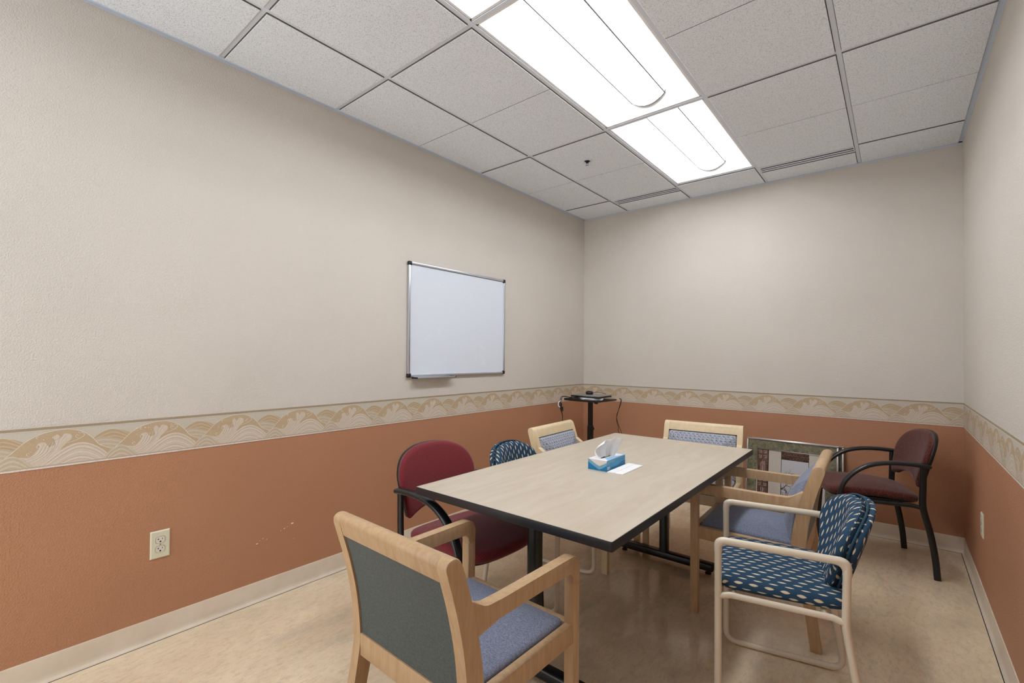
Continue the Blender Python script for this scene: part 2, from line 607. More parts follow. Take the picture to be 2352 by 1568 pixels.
def pad(bm, outline, fn, thick, er, dome=0.0, rings=7, back_in=0.006, prof=2.0, mi=0, back=True):
    """upholstered pad: outline (u,v), fn(u,v,h) -> xyz ; rounded edge, domed face; planar UVs"""
    uvl = bm.loops.layers.uv.verify()
    n_ = len(outline)
    cu = sum(p[0] for p in outline) / n_; cv = sum(p[1] for p in outline) / n_
    D = []
    for i in range(n_):
        (a, b), (p, q) = outline[i - 1], outline[(i + 1) % n_]
        tx, ty = p - a, q - b
        l_ = math.hypot(tx, ty)
        nx, ny = ty / l_, -tx / l_
        if nx * (outline[i][0] - cu) + ny * (outline[i][1] - cv) < 0:
            nx, ny = -nx, -ny
        D.append((nx, ny))
    uvd = {}
    R = []
    def ring(inset, h, ext):
        r_ = []
        for (u_, v_), (nx, ny) in zip(outline, D):
            q = (u_ - nx * inset, v_ - ny * inset)
            vt = bm.verts.new(fn(q[0], q[1], h)); uvd[vt] = (q[0] + nx * ext, q[1] + ny * ext); r_.append(vt)
        R.append(r_)
    bk = er * .8
    ring(bk, 0.0, bk + thick)
    ring(bk * .3, bk * .3, thick)
    ring(0, bk, thick - bk)
    ring(0, thick - er, er * .6)
    for j in range(1, 5):
        a = j / 4 * PI / 2
        ring(er * (1 - math.cos(a)), thick - er + er * math.sin(a), er * .5 * (1 - j / 4))
    base = [(o[0] - d[0] * er, o[1] - d[1] * er) for o, d in zip(outline, D)]
    for j in range(1, rings):
        s = 1 - j / rings
        h = thick + dome * (1 - s ** prof)
        r_ = []
        for u_, v_ in base:
            q = (cu + (u_ - cu) * s, cv + (v_ - cv) * s)
            vt = bm.verts.new(fn(q[0], q[1], h)); uvd[vt] = q; r_.append(vt)
        R.append(r_)
    fs = []
    for a, b in zip(R, R[1:]):
        for i in range(n_):
            fs.append(bm.faces.new((a[i], a[(i + 1) % n_], b[(i + 1) % n_], b[i])))
    ct = bm.verts.new(fn(cu, cv, thick + dome)); uvd[ct] = (cu, cv)
    for i in range(n_):
        fs.append(bm.faces.new((R[-1][i], R[-1][(i + 1) % n_], ct)))
    if back:
        cb = bm.verts.new(fn(cu, cv, 0)); uvd[cb] = (cu, cv)
        inner = []
        for u_, v_ in outline:
            q = (cu + (u_ - cu) * .5, cv + (v_ - cv) * .5)
            vt = bm.verts.new(fn(q[0], q[1], 0)); uvd[vt] = q; inner.append(vt)
        for i in range(n_):
            fs.append(bm.faces.new((R[0][(i + 1) % n_], R[0][i], inner[i], inner[(i + 1) % n_])))
            fs.append(bm.faces.new((inner[(i + 1) % n_], inner[i], cb)))
    setmat(fs, mi)
    for f in fs:
        for lp in f.loops:
            lp[uvl].uv = uvd[lp.vert]
    return D


def rrect(x0, x1, y0, y1, r_, n=6, sub=4):
    """rounded rectangle outline, counter-clockwise, with subdivided sides"""
    pts = []
    cs = ((x1 - r_, y0 + r_, -PI / 2), (x1 - r_, y1 - r_, 0), (x0 + r_, y1 - r_, PI / 2), (x0 + r_, y0 + r_, PI))
    arcs = []
    for cx, cy, a0 in cs:
        arcs.append([(cx + r_ * math.cos(a0 + i / n * PI / 2), cy + r_ * math.sin(a0 + i / n * PI / 2)) for i in range(n + 1)])
    for i, a in enumerate(arcs):
        pts += a
        b = arcs[(i + 1) % 4][0]; e = a[-1]
        for j in range(1, sub):
            t_ = j / sub
            pts.append((e[0] + (b[0] - e[0]) * t_, e[1] + (b[1] - e[1]) * t_))
    return pts


def boxuv(o):
    me = o.data
    uvl = me.uv_layers.new(name='UVMap') if not me.uv_layers else me.uv_layers[0]
    for p in me.polygons:
        n_ = p.normal; ax = max(range(3), key=lambda i: abs(n_[i]))
        i, j = ((1, 2), (0, 2), (0, 1))[ax]
        for li in p.loop_indices:
            co = me.vertices[me.loops[li].vertex_index].co
            uvl.data[li].uv = (co[i], co[j])


# ------------------------------------------------------------------ room shell
ZB1, ZB2, ZC = 0.9885, 0.8270, 0.1016      # border top, border bottom, cove base top
bm = B(); box(bm, -.1, RW + .1, -RD, .1, -.06, 0)
struct('floor', bm, M['floor'])


def wall(name, fn, length):
    """fn(s,d,z): s along the wall, d depth behind the face"""
    bm = B()
    zs = (0.0, .9, RH + .26)
    for k_ in (0, 1):
        vs_ = [bm.verts.new(fn(s, d, z)) for z in (zs[k_], zs[k_ + 1]) for s, d in ((0, 0), (length, 0), (length, .1), (0, .1))]
        for q in ((0, 1, 5, 4), (1, 2, 6, 5), (2, 3, 7, 6), (3, 0, 4, 7), (0, 3, 2, 1), (4, 5, 6, 7)):
            f = bm.faces.new([vs_[i] for i in q]); f.material_index = k_
    return bm


bm = wall('wall_left', lambda s, d, z: (-d, .1 - s, z), RD + .1)
# chipped paint showing plaster
for (y, z, ry, rz, a) in ((-3.243, .297, .0065, .0026, .2), (-3.229, .309, .0022, .0013, 0), (-3.214, .316, .005, .0012, .5), (-3.194, .306, .0025, .0014, 0),
                          (-3.123, .330, .0028, .0016, .3), (-3.104, .337, .0050, .0020, .4), (-3.088, .342, .003, .001, .4), (-3.062, .354, .0085, .0042, .1),
                          (-3.052, .268, .0022, .0014, 0)):
    vs_ = []
    for i in range(9):
        t_ = 2 * PI * i / 9
        e = ry * math.cos(t_) * random.uniform(.75, 1.1); g = rz * math.sin(t_) * random.uniform(.75, 1.1)
        vs_.append(bm.verts.new((.0004, y + e * math.cos(a) - g * math.sin(a), z + e * math.sin(a) + g * math.cos(a))))
    f = bm.faces.new(vs_); f.material_index = 2
struct('wall_left', bm, [M['paint_lower'], M['paint_upper'], M['plaster']])
bm = wall('wall_back', lambda s, d, z: (s, d, z), RW)
struct('wall_back', bm, [M['paint_lower'], M['paint_upper']])
bm = wall('wall_right', lambda s, d, z: (RW + d, .1 - s, z), RD + .1)
struct('wall_right', bm, [M['paint_lower'], M['paint_upper']])
bm = wall('fill_shaping_wall', lambda s, d, z: (RW - s, -RD - d, z), RW - 1.35)      # unseen partial wall, added to steer the fill light; rest left open
struct('fill_shaping_wall', bm, [M['paint_lower'], M['paint_upper']])

# cove base: profile (d out from wall, z)
cove = [(0, ZC), (.0032, ZC - .001), (.0038, ZC - .004), (.0034, .028), (.005, .016), (.009, .008), (.0145, .0035), (.0155, 0.0), (0, 0)]


def strip(name, prof, fn, s0, s1, mats, smooth=None):
    bm = B()
    prism(bm, prof, fn, s0, s1)
    return struct(name, bm, mats, None, smooth)


# dark seam where the cove toe meets the floor
seam = [(.0148, 0), (.0148, .0006), (.0185, .0006), (.0185, 0)]
strip('trim_7', seam, lambda d, z, s: (d, -s, z), 0.0, RD, M['black_seam'])
strip('trim_8', seam, lambda d, z, s: (s, -d, z), 0.0, RW, M['black_seam'])
strip('trim_9', seam, lambda d, z, s: (RW - d, -s, z), 0.0, RD, M['black_seam'])
strip('baseboard_left', cove, lambda d, z, s: (d, -s, z), 0.0, RD, M['cove'], 40)
strip('baseboard_back', cove, lambda d, z, s: (s, -d, z), 0.0, RW, M['cove'], 40)
strip('baseboard_right', cove, lambda d, z, s: (RW - d, -s, z), 0.0, RD, M['cove'], 40)


# wallpaper border with breaking waves, laid on each wall as its own trim
def wave_border(name, fn, length, u0):
    """fn(s,z,h): s along the wall, h height above the wall"""
    bm = B()
    P_ = .318; H_ = ZB1 - ZB2
    mats = ['wp_ground', 'wp_band', 'wp_tan', 'wp_hill', 'wp_wave', 'wp_line', 'wp_rose', 'wp_olive', 'wp_foot']
    MI = {n_: i for i, n_ in enumerate(mats)}

    def S(u_):
        return u_ * P_ + u0

    def clipx(pts):
        out = [(min(max(x, 0.0), length), y) for x, y in pts]
        return out

    def poly(pts, m_, h):
        q = clipx([(S(a), b) for a, b in pts])
        xs = [p[0] for p in q]
        if max(xs) - min(xs) < 1e-4:
            return
        qq = [q[0]]
        for p in q[1:]:
            if abs(p[0] - qq[-1][0]) + abs(p[1] - qq[-1][1]) > 1e-5:
                qq.append(p)
        if abs(qq[0][0] - qq[-1][0]) + abs(qq[0][1] - qq[-1][1]) < 1e-5:
            qq.pop()
        if len(qq) < 3:
            return
        f = bm.faces.new([bm.verts.new(fn(x, ZB2 + y * H_, h)) for x, y in qq])
        f.material_index = MI[m_]

    def line(pts, w, m_, h, n=6, taper=True):
        pp = catmull([Vector((S(a), b * H_, 0)) for a, b in pts], n)
        xs = [p.x for p in pp]
        if min(xs) < 0 or max(xs) > length:
            pp = [p for p in pp if 0 <= p.x <= length]
            if len(pp) < 2:
                return
        m2_ = len(pp); L_, R_ = [], []
        for i, p in enumerate(pp):
            t_ = pp[min(i + 1, m2_ - 1)] - pp[max(i - 1, 0)]
            if t_.length < 1e-9:
                return
            t_.normalize(); nn = Vector((-t_.y, t_.x, 0))
            ww = w * .5 * (.35 + .65 * math.sin(PI * (i + .5) / m2_) if taper else 1)
            a = p + nn * ww; b = p - nn * ww
            L_.append(bm.verts.new(fn(a.x, ZB2 + min(max(a.y, 0), H_), h)))
            R_.append(bm.verts.new(fn(b.x, ZB2 + min(max(b.y, 0), H_), h)))
        for i in range(m2_ - 1):
            f = bm.faces.new((L_[i], R_[i], R_[i + 1], L_[i + 1])); f.material_index = MI[m_]

    # the paper itself: a thin solid
    vs_ = [bm.verts.new(fn(s, z, h)) for h in (0, .0007) for s, z in ((0, ZB2), (length, ZB2), (length, ZB1), (0, ZB1))]
    for q in ((4, 5, 6, 7), (0, 1, 5, 4), (1, 2, 6, 5), (2, 3, 7, 6), (3, 0, 4, 7)):
        bm.faces.new([vs_[i] for i in q])
    e = .0001; h0 = .0008
    n_per = int((length) / P_) + 3
    def arc(f, a, b, n=14):
        return [(a + (b - a) * i / n, f(a + (b - a) * i / n)) for i in range(n + 1)]
    for kk in range(-2, n_per):
        o_ = float(kk)
        sh = lambda pts: [(a + o_, b) for a, b in pts]
        rn = random.Random(kk % 5)
        # far hills between two domes
        far = [tuple(p)[:2] for p in catmull([(.70, .30, 0), (.78, .62, 0), (.90, .78, 0), (1.0, .79, 0), (1.12, .70, 0), (1.22, .52, 0), (1.2, .3, 0)], 5)]
        poly(sh(far), 'wp_tan', h0)
        for j in range(6):
            g = j / 6
            line(sh([(.76 + .03 * j, .56 - .02 * j), (.9 + .02 * j, .75 - .09 * j), (1.02, .74 - .09 * j), (1.2, .5 - .06 * j)]), .0016, 'wp_olive', h0 + e)
            line(sh([(.755 + .03 * j, .60 - .02 * j), (.9 + .02 * j, .79 - .09 * j), (1.02, .78 - .09 * j), (1.2, .54 - .06 * j)]), .0008, 'wp_line', h0 + e)
        mid = [tuple(p)[:2] for p in catmull([(.72, .25, 0), (.74, .50, 0), (.83, .62, 0), (.95, .585, 0), (1.06, .50, 0), (1.16, .36, 0), (1.15, .2, 0)], 5)]
        poly(sh(mid), 'wp_hill', h0 + 2 * e)
        for j in range(7):
            line(sh([(.75, .50 - .04 * j), (.84, .60 - .055 * j), (.96, .565 - .05 * j), (1.1, .45 - .045 * j)]), .0010, 'wp_line' if j % 2 else 'wp_olive', h0 + 3 * e)
        # tan dome
        dome_ = [tuple(p)[:2] for p in catmull([(.0, .335, 0), (.06, .45, 0), (.16, .66, 0), (.28, .81, 0), (.42, .885, 0), (.56, .885, 0), (.68, .79, 0),
                                                (.77, .62, 0), (.84, .43, 0), (.93, .33, 0), (.9, .1, 0), (.2, .1, 0)], 5)]
        poly(sh(dome_), 'wp_tan', h0 + 4 * e)
        line(sh([(.0, .335), (.06, .45), (.16, .66), (.28, .81), (.42, .885), (.56, .885), (.68, .79), (.77, .62), (.84, .43), (.93, .33)]), .0017, 'wp_line', h0 + 5 * e, taper=False)
        # swell that runs up into the crest
        poly(sh([tuple(p)[:2] for p in catmull([(.0, .335, 0), (.12, .32, 0), (.2, .30, 0), (.25, .40, 0), (.285, .53, 0), (.27, .60, 0), (.33, .62, 0), (.37, .5, 0), (.42, .56, 0), (.405, .72, 0),
                         (.44, .79, 0), (.475, .70, 0), (.50, .79, 0), (.56, .76, 0), (.57, .66, 0), (.52, .55, 0), (.47, .4, 0), (.42, .05, 0), (.1, .05, 0)], 4)]), 'wp_wave', h0 + 6 * e)
        for j in range(7):
            line(sh([(.03 + .03 * j, .31 - .03 * j), (.16 + .025 * j, .27), (.25 + .02 * j, .34 + .01 * j), (.29 + .02 * j, .48 + .025 * j), (.30 + .035 * j, .56 + .03 * j)]), .0012,
                 'wp_rose' if j % 2 else 'wp_line', h0 + 7 * e)
        for j in range(6):
            line(sh([(.22 + .03 * j, .10 + .03 * j), (.33 + .02 * j, .28 + .03 * j), (.42 + .012 * j, .5 + .02 * j), (.40 + .03 * j, .70 + .01 * j)]), .0013,
                 'wp_line' if j % 2 else 'wp_rose', h0 + 7 * e)
        # curls and spray
        for (x, y, r_) in ((.285, .53, .045), (.195, .37, .035), (.625, .70, .035), (.27, .745, .025)):
            line(sh([(x + r_ * .2, y - r_ * 1.4), (x - r_ * .5, y - r_ * .4), (x - r_ * .35, y + r_ * .9), (x + r_ * .15, y + r_ * .8), (x + r_ * .15, y + r_ * .1)]), .0016, 'wp_line', h0 + 8 * e, 5)
        for j in range(13):
            x, y = rn.uniform(.15, .42), rn.uniform(.38, .8)
            if j > 9:
                x, y = rn.uniform(.58, .68), rn.uniform(.6, .82)
            r_ = rn.uniform(.004, .011)
            poly(sh([(x + r_ * .55 * math.cos(a * PI / 4), y + r_ * 1.1 * math.sin(a * PI / 4)) for a in range(8)]), 'wp_line', h0 + 8 * e)
        line(sh([(.52, .55), (.60, .60), (.66, .66), (.69, .72), (.665, .78), (.64, .76)]), .0016, 'wp_line', h0 + 8 * e)
        # big arching wave
        arch = [tuple(p)[:2] for p in catmull([(.25, .0, 0), (.34, .16, 0), (.45, .36, 0), (.56, .50, 0), (.67, .535, 0), (.77, .46, 0), (.88, .28, 0), (1.0, .0, 0)], 5)]
        poly(sh(arch), 'wp_wave', h0 + 9 * e)
        for j in range(11):
            g = 1 - j * .085
            m_ = 'wp_line' if j in (0, 2, 5, 8) else ('wp_rose' if j % 2 else 'wp_ground')
            line(sh([(.63 + (x - .63) * (.35 + .65 * g) + .0, y * g) for x, y in ((.27, .02), (.36, .17), (.46, .35), (.57, .49), (.67, .525), (.77, .45), (.88, .27), (.98, .02))]), .0016 if m_ != 'wp_ground' else .0024, m_, h0 + 10 * e, 4)
        # small foreground swell over the trough
        fg = [tuple(p)[:2] for p in catmull([(.86, .0, 0), (.92, .20, 0), (1.0, .33, 0), (1.06, .37, 0), (1.12, .30, 0), (1.2, .16, 0), (1.26, .0, 0)], 5)]
        poly(sh(fg), 'wp_hill', h0 + 11 * e)
        for j in range(6):
            g = 1 - j * .15
            line(sh([(1.05 + (x - 1.05) * (.4 + .6 * g), y * g) for x, y in ((.88, .03), (.93, .2), (1.0, .32), (1.06, .36), (1.13, .28), (1.24, .03))]), .0014, 'wp_line' if j % 2 == 0 else 'wp_rose', h0 + 12 * e, 4)
    u_a, u_b = (0 - u0) / P_, (length - u0) / P_
    for (a, b, m_) in ((.935, .988, 'wp_band'), (.988, 1.0, 'wp_foot'), (.0, .035, 'wp_foot'), (.05, .065, 'wp_rose'), (.035, .05, 'wp_hill'), (.905, .912, 'wp_line')):
        poly([(u_a, a), (u_b, a), (u_b, b), (u_a, b)], m_, h0 + 13 * e)
    return struct(name, bm, [M[n_] for n_ in mats], None, None, recalc=False)


wave_border('trim_1', lambda s, z, h: (h, -(RD - s), z), RD, RD - 4.133 - .318 * 4)
wave_border('trim_2', lambda s, z, h: (s, -h, z), RW, -.015)
wave_border('trim_3', lambda s, z, h: (RW - h, -s, z), RD, -.12)

# ------------------------------------------------------------------ suspended ceiling
X = [0.5107 + i * 2 * FT for i in range(4)]
XS = [0.0] + X + [RW]
Y0 = -.3997
def yd(d):
    return Y0 - d * 4 * FT
bm = B()
box(bm, 0, RW, -RD, 0, RH + .22, RH + .26, mi=2)
box(bm, 0, RW, -RD - .03, -RD, RH, RH + .26, mi=2)  # unseen cap added to block light leaking in above the tiles
g = .0128
score = {}
cells = []
for si in range(5):
    xa, xb = XS[si], XS[si + 1]
    if si == 2:
        ds = [(-9, 0), (3, 4)]
    elif si in (0, 1):
        ds = [(-9, 0), (0, 1), (1, 2), (2, 2.5), (2.5, 3), (3, 4)]
    else:
        ds = [(-9, 0), (0, 1), (1, 2), (2, 3), (3, 4)]
    for a, b in ds:
        ya = 0.0 if a == -9 else yd(a)
        yb = max(yd(b), -RD)
        # vents take a slice of the row
        if si in (1, 3):
            if a == -9:
                yb = -.268
            if a == 0:
                ya = -.368
        x0_ = xa + (.021 if si == 0 else g); x1_ = xb - (.021 if si == 4 else g)
        y1_ = ya - (.021 if a == -9 else g); y0_ = yb + g
        mids = []
        if b - a == 1 and a >= 0:
            mids = [yd((a + b) / 2)]
        segs = []
        top_ = y1_
        for m_ in mids:
            segs.append((m_ + .0022, top_)); top_ = m_ - .0022
        segs.append((y0_, top_))
        for s0, s1 in segs:
            if s1 - s0 < .01:
                continue
            zf, zt, bv = RH - .007, RH + .010, .0015
            lo = [bm.verts.new(p) for p in ((x0_ + bv, s0 + bv, zf), (x1_ - bv, s0 + bv, zf), (x1_ - bv, s1 - bv, zf), (x0_ + bv, s1 - bv, zf))]
            mi_ = [bm.verts.new(p) for p in ((x0_, s0, zf + bv), (x1_, s0, zf + bv), (x1_, s1, zf + bv), (x0_, s1, zf + bv))]
            hi = [bm.verts.new(p) for p in ((x0_, s0, zt), (x1_, s0, zt), (x1_, s1, zt), (x0_, s1, zt))]
            bm.faces.new(lo[::-1])
            for i in range(4):
                j = (i + 1) % 4
                f = bm.faces.new((lo[i], lo[j], mi_[j], mi_[i]))
                f = bm.faces.new((mi_[i], mi_[j], hi[j], hi[i])); f.material_index = 1
            bm.faces.new(hi)
        # bottom of the scored groove
        for m_ in mids:
            box(bm, x0_, x1_, m_ - .004, m_ + .004, RH - .001, RH + .008, mi=1)
ceil = struct('ceiling', bm, [M['tile'], M['tile_edge'], M['plenum']], None, None)
# tee grid
bm = B()
tw = .0105
for x in X:
    box(bm, x - tw, x + tw, -RD, 0, RH, RH + .004)
    box(bm, x - .001, x + .001, -RD, 0, RH + .004, RH + .04)
for si in range(5):
    xa, xb = XS[si], XS[si + 1]
    ds = [0, 1, 2, 3] + ([2.5] if si < 2 else [])
    if si in (1, 3):
        ds.remove(0)
    for d in ds:
        box(bm, xa + (tw if si else 0.0), xb - (tw if si < 4 else 0.0), yd(d) - tw, yd(d) + tw, RH + .0004, RH + .0044)
struct('ceiling_grid', bm, M['tee'], ceil)
# wall angle, dark reveal above it
wa = [(0, RH - .012), (.0012, RH - .012), (.0012, RH - .0012), (.022, RH - .0012), (.022, RH + .0008), (0, RH + .0008)]
strip('trim_4', wa, lambda d, z, s: (d, -s, z), 0.0, RD, M['wall_angle'])
strip('trim_5', wa, lambda d, z, s: (s, -d, z), 0.0, RW, M['wall_angle'])
strip('trim_6', wa, lambda d, z, s: (RW - d, -s, z), 0.0, RD, M['wall_angle'])


# ------------------------------------------------------------------ recessed lights
def troffer(ya, yb, label):
    """2 x 4 ft recessed light between Y = ya (far) and yb (near)"""
    xa, xb = X[1] + tw + .001, X[2] - tw - .001
    ya -= tw + .002; yb += tw + .002
    xm = (X[1] + X[2]) / 2; ym = (ya + yb) / 2
    t_ = thing('recessed_light', label, 'ceiling light', (xm, ym, RH), 0, 'recessed fluorescent lights in the ceiling')
    hx, hy = (xb - xa) / 2, (ya - yb) / 2
    # reflector: two concave wings plus sloping end plates
    bm = B()
    lw = .098                                   # half width of lens
    top = .112
    prof = []
    for i in range(11):
        a = i / 10 * PI / 2
        prof.append((hx - .012 - (hx - .012 - lw - .004) * (1 - math.cos(a)), .004 + (top - .004) * math.sin(a) ** .8))
    prof = [(hx, .004)] + prof
    ey = hy - .012
    for sx_ in (-1, 1):
        ra = [bm.verts.new((sx_ * x, ey if i else hy, z)) for i, (x, z) in enumerate(prof)]
        rb = [bm.verts.new((sx_ * x, -ey if i else -hy, z)) for i, (x, z) in enumerate(prof)]
        for i in range(len(prof) - 1):
            bm.faces.new((ra[i], ra[i + 1], rb[i + 1], rb[i]))
    # ends: curve up from the flange
    for sy_ in (-1, 1):
        e0 = [bm.verts.new((x, sy_ * hy, .004)) for x in (-hx, hx)]
        e1 = [bm.verts.new((x, sy_ * ey, .004)) for x in (-hx, hx)]
        bm.faces.new((e0[0], e0[1], e1[1], e1[0]))
        prev = e1
        for i in range(1, 7):
            a = i / 6 * PI / 2
            cur = [bm.verts.new((x, sy_ * (ey - .07 * (1 - math.cos(a)) * 1.0), .004 + (top - .004) * math.sin(a))) for x in (-hx + .012, hx - .012)]
            bm.faces.new((prev[0], prev[1], cur[1], cur[0])); prev = cur
    # closed housing above
    box(bm, -hx, hx, -hy, hy, top + .002, top + .014)
    obj('reflector', bm, M['light_housing'], t_, 40)
    # lens: bowed trough, closed ends
    bm = B()
    ln_ = hy - .045
    n_ = 16
    sec = [(lw * math.cos(PI + PI * i / n_), .078 - .040 * math.sin(PI * i / n_) ** 2) for i in range(n_ + 1)]
    full = [(-lw, top)] + sec + [(lw, top)]  # upright glowing sides added to brighten the reflector wings
    ra = [bm.verts.new((x, ln_, z)) for x, z in full]; rb = [bm.verts.new((x, -ln_, z)) for x, z in full]
    for i in range(n_ + 2):
        bm.faces.new((ra[i], ra[i + 1], rb[i + 1], rb[i]))
    obj('lens', bm, M['lens'], t_, 60)
    for sy_ in (-1, 1):
        bm = B()
        pr = [(x * 1.03, .078 + (z - .078) * 1.03) for x, z in sec]
        prism(bm, pr + [(lw * 1.03, top), (-lw * 1.03, top)], lambda u_, v_, a: (u_, a, v_), sy_ * ln_, sy_ * (ln_ + .004))
        obj('end_cap', bm, M['dark_outline'], t_)  # dark colour of the end plate draws the shaded lens outline
    bm = B()
    for sx_ in (-1, 1):
        box(bm, sx_ * (lw + .0012) - .0022, sx_ * (lw + .0012) + .0022, -ln_, ln_, .072, .079)  # dark strips stand in for the shading along the lens edges
    obj('lens_shade_line', bm, M['dark_outline'], t_)
    return t_


troffer(yd(0), yd(1), 'white recessed fluorescent ceiling light nearest the back wall, its bowed lens lit')
troffer(yd(1), yd(2), 'long white recessed fluorescent ceiling light, the middle of the row over the table')
troffer(yd(2), yd(3), 'recessed fluorescent ceiling light cut off by the top edge, nearest the viewer')


# slot vents
def slot_vent(xa, xb, label):
    t_ = thing('slot_vent', label, 'air vent', ((xa + xb) / 2, -.318, RH), 0, 'slot air vents at the back of the ceiling')
    h = (xb - xa) / 2 - .012
    bm = B()
    box(bm, -h, h, .028, .050, -.004, -.002); box(bm, -h, h, -.050, -.028, -.004, -.002)
    box(bm, -h, -h + .005, -.028, .028, -.004, -.002); box(bm, h - .005, h, -.028, .028, -.004, -.002)
    obj('frame', bm, M['tee'], t_)
    bm = B(); box(bm, -h, h, -.05, .05, .020, .024); box(bm, -h, h, .030, .05, -.0018, .02); box(bm, -h, h, -.05, -.030, -.0018, .02)
    obj('backing', bm, M['plenum'], t_)
    bm = B(); box(bm, -h + .005, h - .005, -.0105, .0105, -.0045, -.0025)
    obj('slat', bm, M['tee'], t_)
    return t_


slot_vent(X[0], X[1], 'narrow white slot air vent in the ceiling left of the lights, near the corner')
slot_vent(X[2], X[3], 'narrow white slot air vent in the ceiling right of the lights, near the back wall')

# sprinkler
t = thing('fire_sprinkler', 'small chrome fire sprinkler head in a ceiling tile left of the lights', 'sprinkler', (.798, -1.303, RH - .007))
bm = B(); lathe(bm, [(.004, 0.0), (.034, 0.0), (.036, -.002), (.033, -.004), (.022, -.004), (.020, .0), (.004, .0)]); obj('escutcheon', bm, M['tee'], t, 40)
bm = B(); lathe(bm, [(.019, -.0045), (.018, -.004), (.008, -.004), (.008, -.012), (.010, -.013), (.010, -.017), (.005, -.018)]); obj('body', bm, M['dark_outline'], t, 40)
bm = B()
for s in (-1, 1):
    sweep(bm, fillet([(s * .009, 0, -.015), (s * .011, 0, -.024), (0.002 * s, 0, -.032)], .006), circ(.0018, 6))
obj('yoke', bm, M['chrome'], t, 60)
bm = B(); lathe(bm, [(.003, -.031), (.013, -.032), (.013, -.0335), (.003, -.034)]); obj('deflector', bm, M['chrome'], t, 40)


# ------------------------------------------------------------------ wall things
# whiteboard on the left wall
wy0, wy1, wz0, wz1 = -2.306, -1.308, 1.126, 1.908
t = thing('whiteboard', 'blank white dry-erase board in an aluminium frame on the left wall', 'whiteboard', (0, (wy0 + wy1) / 2, wz0))
hw, hh_ = (wy1 - wy0) / 2, wz1 - wz0
bm = B(); box(bm, .004, .013, -hw + .01, hw - .01, .01, hh_ - .01); obj('writing_panel', bm, M['board'], t)
bm = B(); fw = .017
for (a0, a1, b0, b1) in ((-hw, hw, 0, fw), (-hw, hw, hh_ - fw, hh_), (-hw, -hw + fw, fw, hh_ - fw), (hw - fw, hw, fw, hh_ - fw)):
    box(bm, .002, .021, a0, a1, b0, b1, .003, 2)
obj('frame', bm, M['alu'], t, 35)
bm = B()
for (a0, a1, b0, b1) in ((-hw + fw, hw - fw, hh_ - fw - .0025, hh_ - fw),):
    box(bm, .010, .0135, a0, a1, b0, b1)
obj('frame_seam', bm, M['black_seam'], t)
for yy in (-hw, hw):
    for zz in (0, hh_):
        bm = B()
        ya_ = yy - (.003 if yy < 0 else .026); za_ = zz - (.003 if zz == 0 else .026)
        box(bm, .0, .024, ya_, ya_ + .029, za_, za_ + .029, .007, 3)
        obj('corner_cap', bm, M['black_plastic'], t, 35)
bm = B()
box(bm, .003, .062, -hw + .045, -hw + .40, -.009, -.004, .002, 2)
box(bm, .058, .063, -hw + .045, -hw + .40, -.009, .0, .002, 2)
box(bm, .003, .008, -hw + .045, -hw + .40, -.009, .004, .001, 2)
obj('pen_tray', bm, M['alu'], t, 35)
for yy in (-hw + .045, -hw + .40):
    bm = B(); box(bm, .004, .064, yy - .004, yy + .004, -.011, .0, .002, 2); obj('tray_end', bm, M['black_plastic'], t, 35)


def outlet(loc, rz, label):
    t_ = thing('wall_outlet', label, 'outlet', loc, rz, 'ivory duplex outlets')
    bm = B()                                    # local: +y out of the wall, x along, z up
    w_, h_ = .0365, .061
    lo = [bm.verts.new((sx_ * w_, .0, sz * h_)) for sx_, sz in ((-1, -1), (1, -1), (1, 1), (-1, 1))]
    mi_ = [bm.verts.new((sx_ * w_, .0025, sz * h_)) for sx_, sz in ((-1, -1), (1, -1), (1, 1), (-1, 1))]
    hi = [bm.verts.new((sx_ * (w_ - .0045), .0062, sz * (h_ - .0045))) for sx_, sz in ((-1, -1), (1, -1), (1, 1), (-1, 1))]
    for a, b in ((lo, mi_), (mi_, hi)):
        for i in range(4):
            bm.faces.new((a[i], a[(i + 1) % 4], b[(i + 1) % 4], b[i]))
    bm.faces.new(hi)
    obj('cover_plate', bm, M['ivory_plate'], t_)
    for zc in (.0205, -.0205):
        out = []
        for i in range(28):
            a = 2 * PI * i / 28
            out.append((max(-.0172, min(.0172, .0182 * math.cos(a))), max(-.0138, min(.0138, .0185 * math.sin(a)))))
        bm = B()
        prism(bm, [(x * 1.06, z * 1.06) for x, z in out], lambda u_, v_, a: (u_, a, zc + v_), .005, .0065, mi=1)
        prism(bm, out, lambda u_, v_, a: (u_, a, zc + v_), .006, .0082, .0006, 1)
        rc = obj('receptacle', bm, [M['ivory_outlet'], M['slot']], t_)
        bm = B()
        for (x0, x1, z0, z1) in ((.0058, .0080, .0005, .0085), (.0074, .0110, .0035, .0055), (-.0078, -.0058, .0010, .0080)):
            box(bm, x0, x1, .0078, .0084, zc + z0, zc + z1)
        prism(bm, [(.0036 * math.cos(a * PI / 6), -.0072 + .0034 * math.sin(a * PI / 6)) for a in range(12)], lambda u_, v_, a: (u_, a, zc + v_), .0078, .0084)
        obj('slots', bm, M['slot'], rc)
    bm = B()
    prism(bm, [(.0028 * math.cos(a * PI / 6), .0028 * math.sin(a * PI / 6)) for a in range(12)], lambda u_, v_, a: (u_, a, v_), .006, .0074)
    obj('screw', bm, M['chrome'], t_)


outlet((0, -3.655, .4225), -PI / 2, 'ivory duplex outlet on the terracotta left wall')
outlet((RW, -.855, .4195), PI / 2, 'ivory duplex outlet seen edge-on on the right wall')


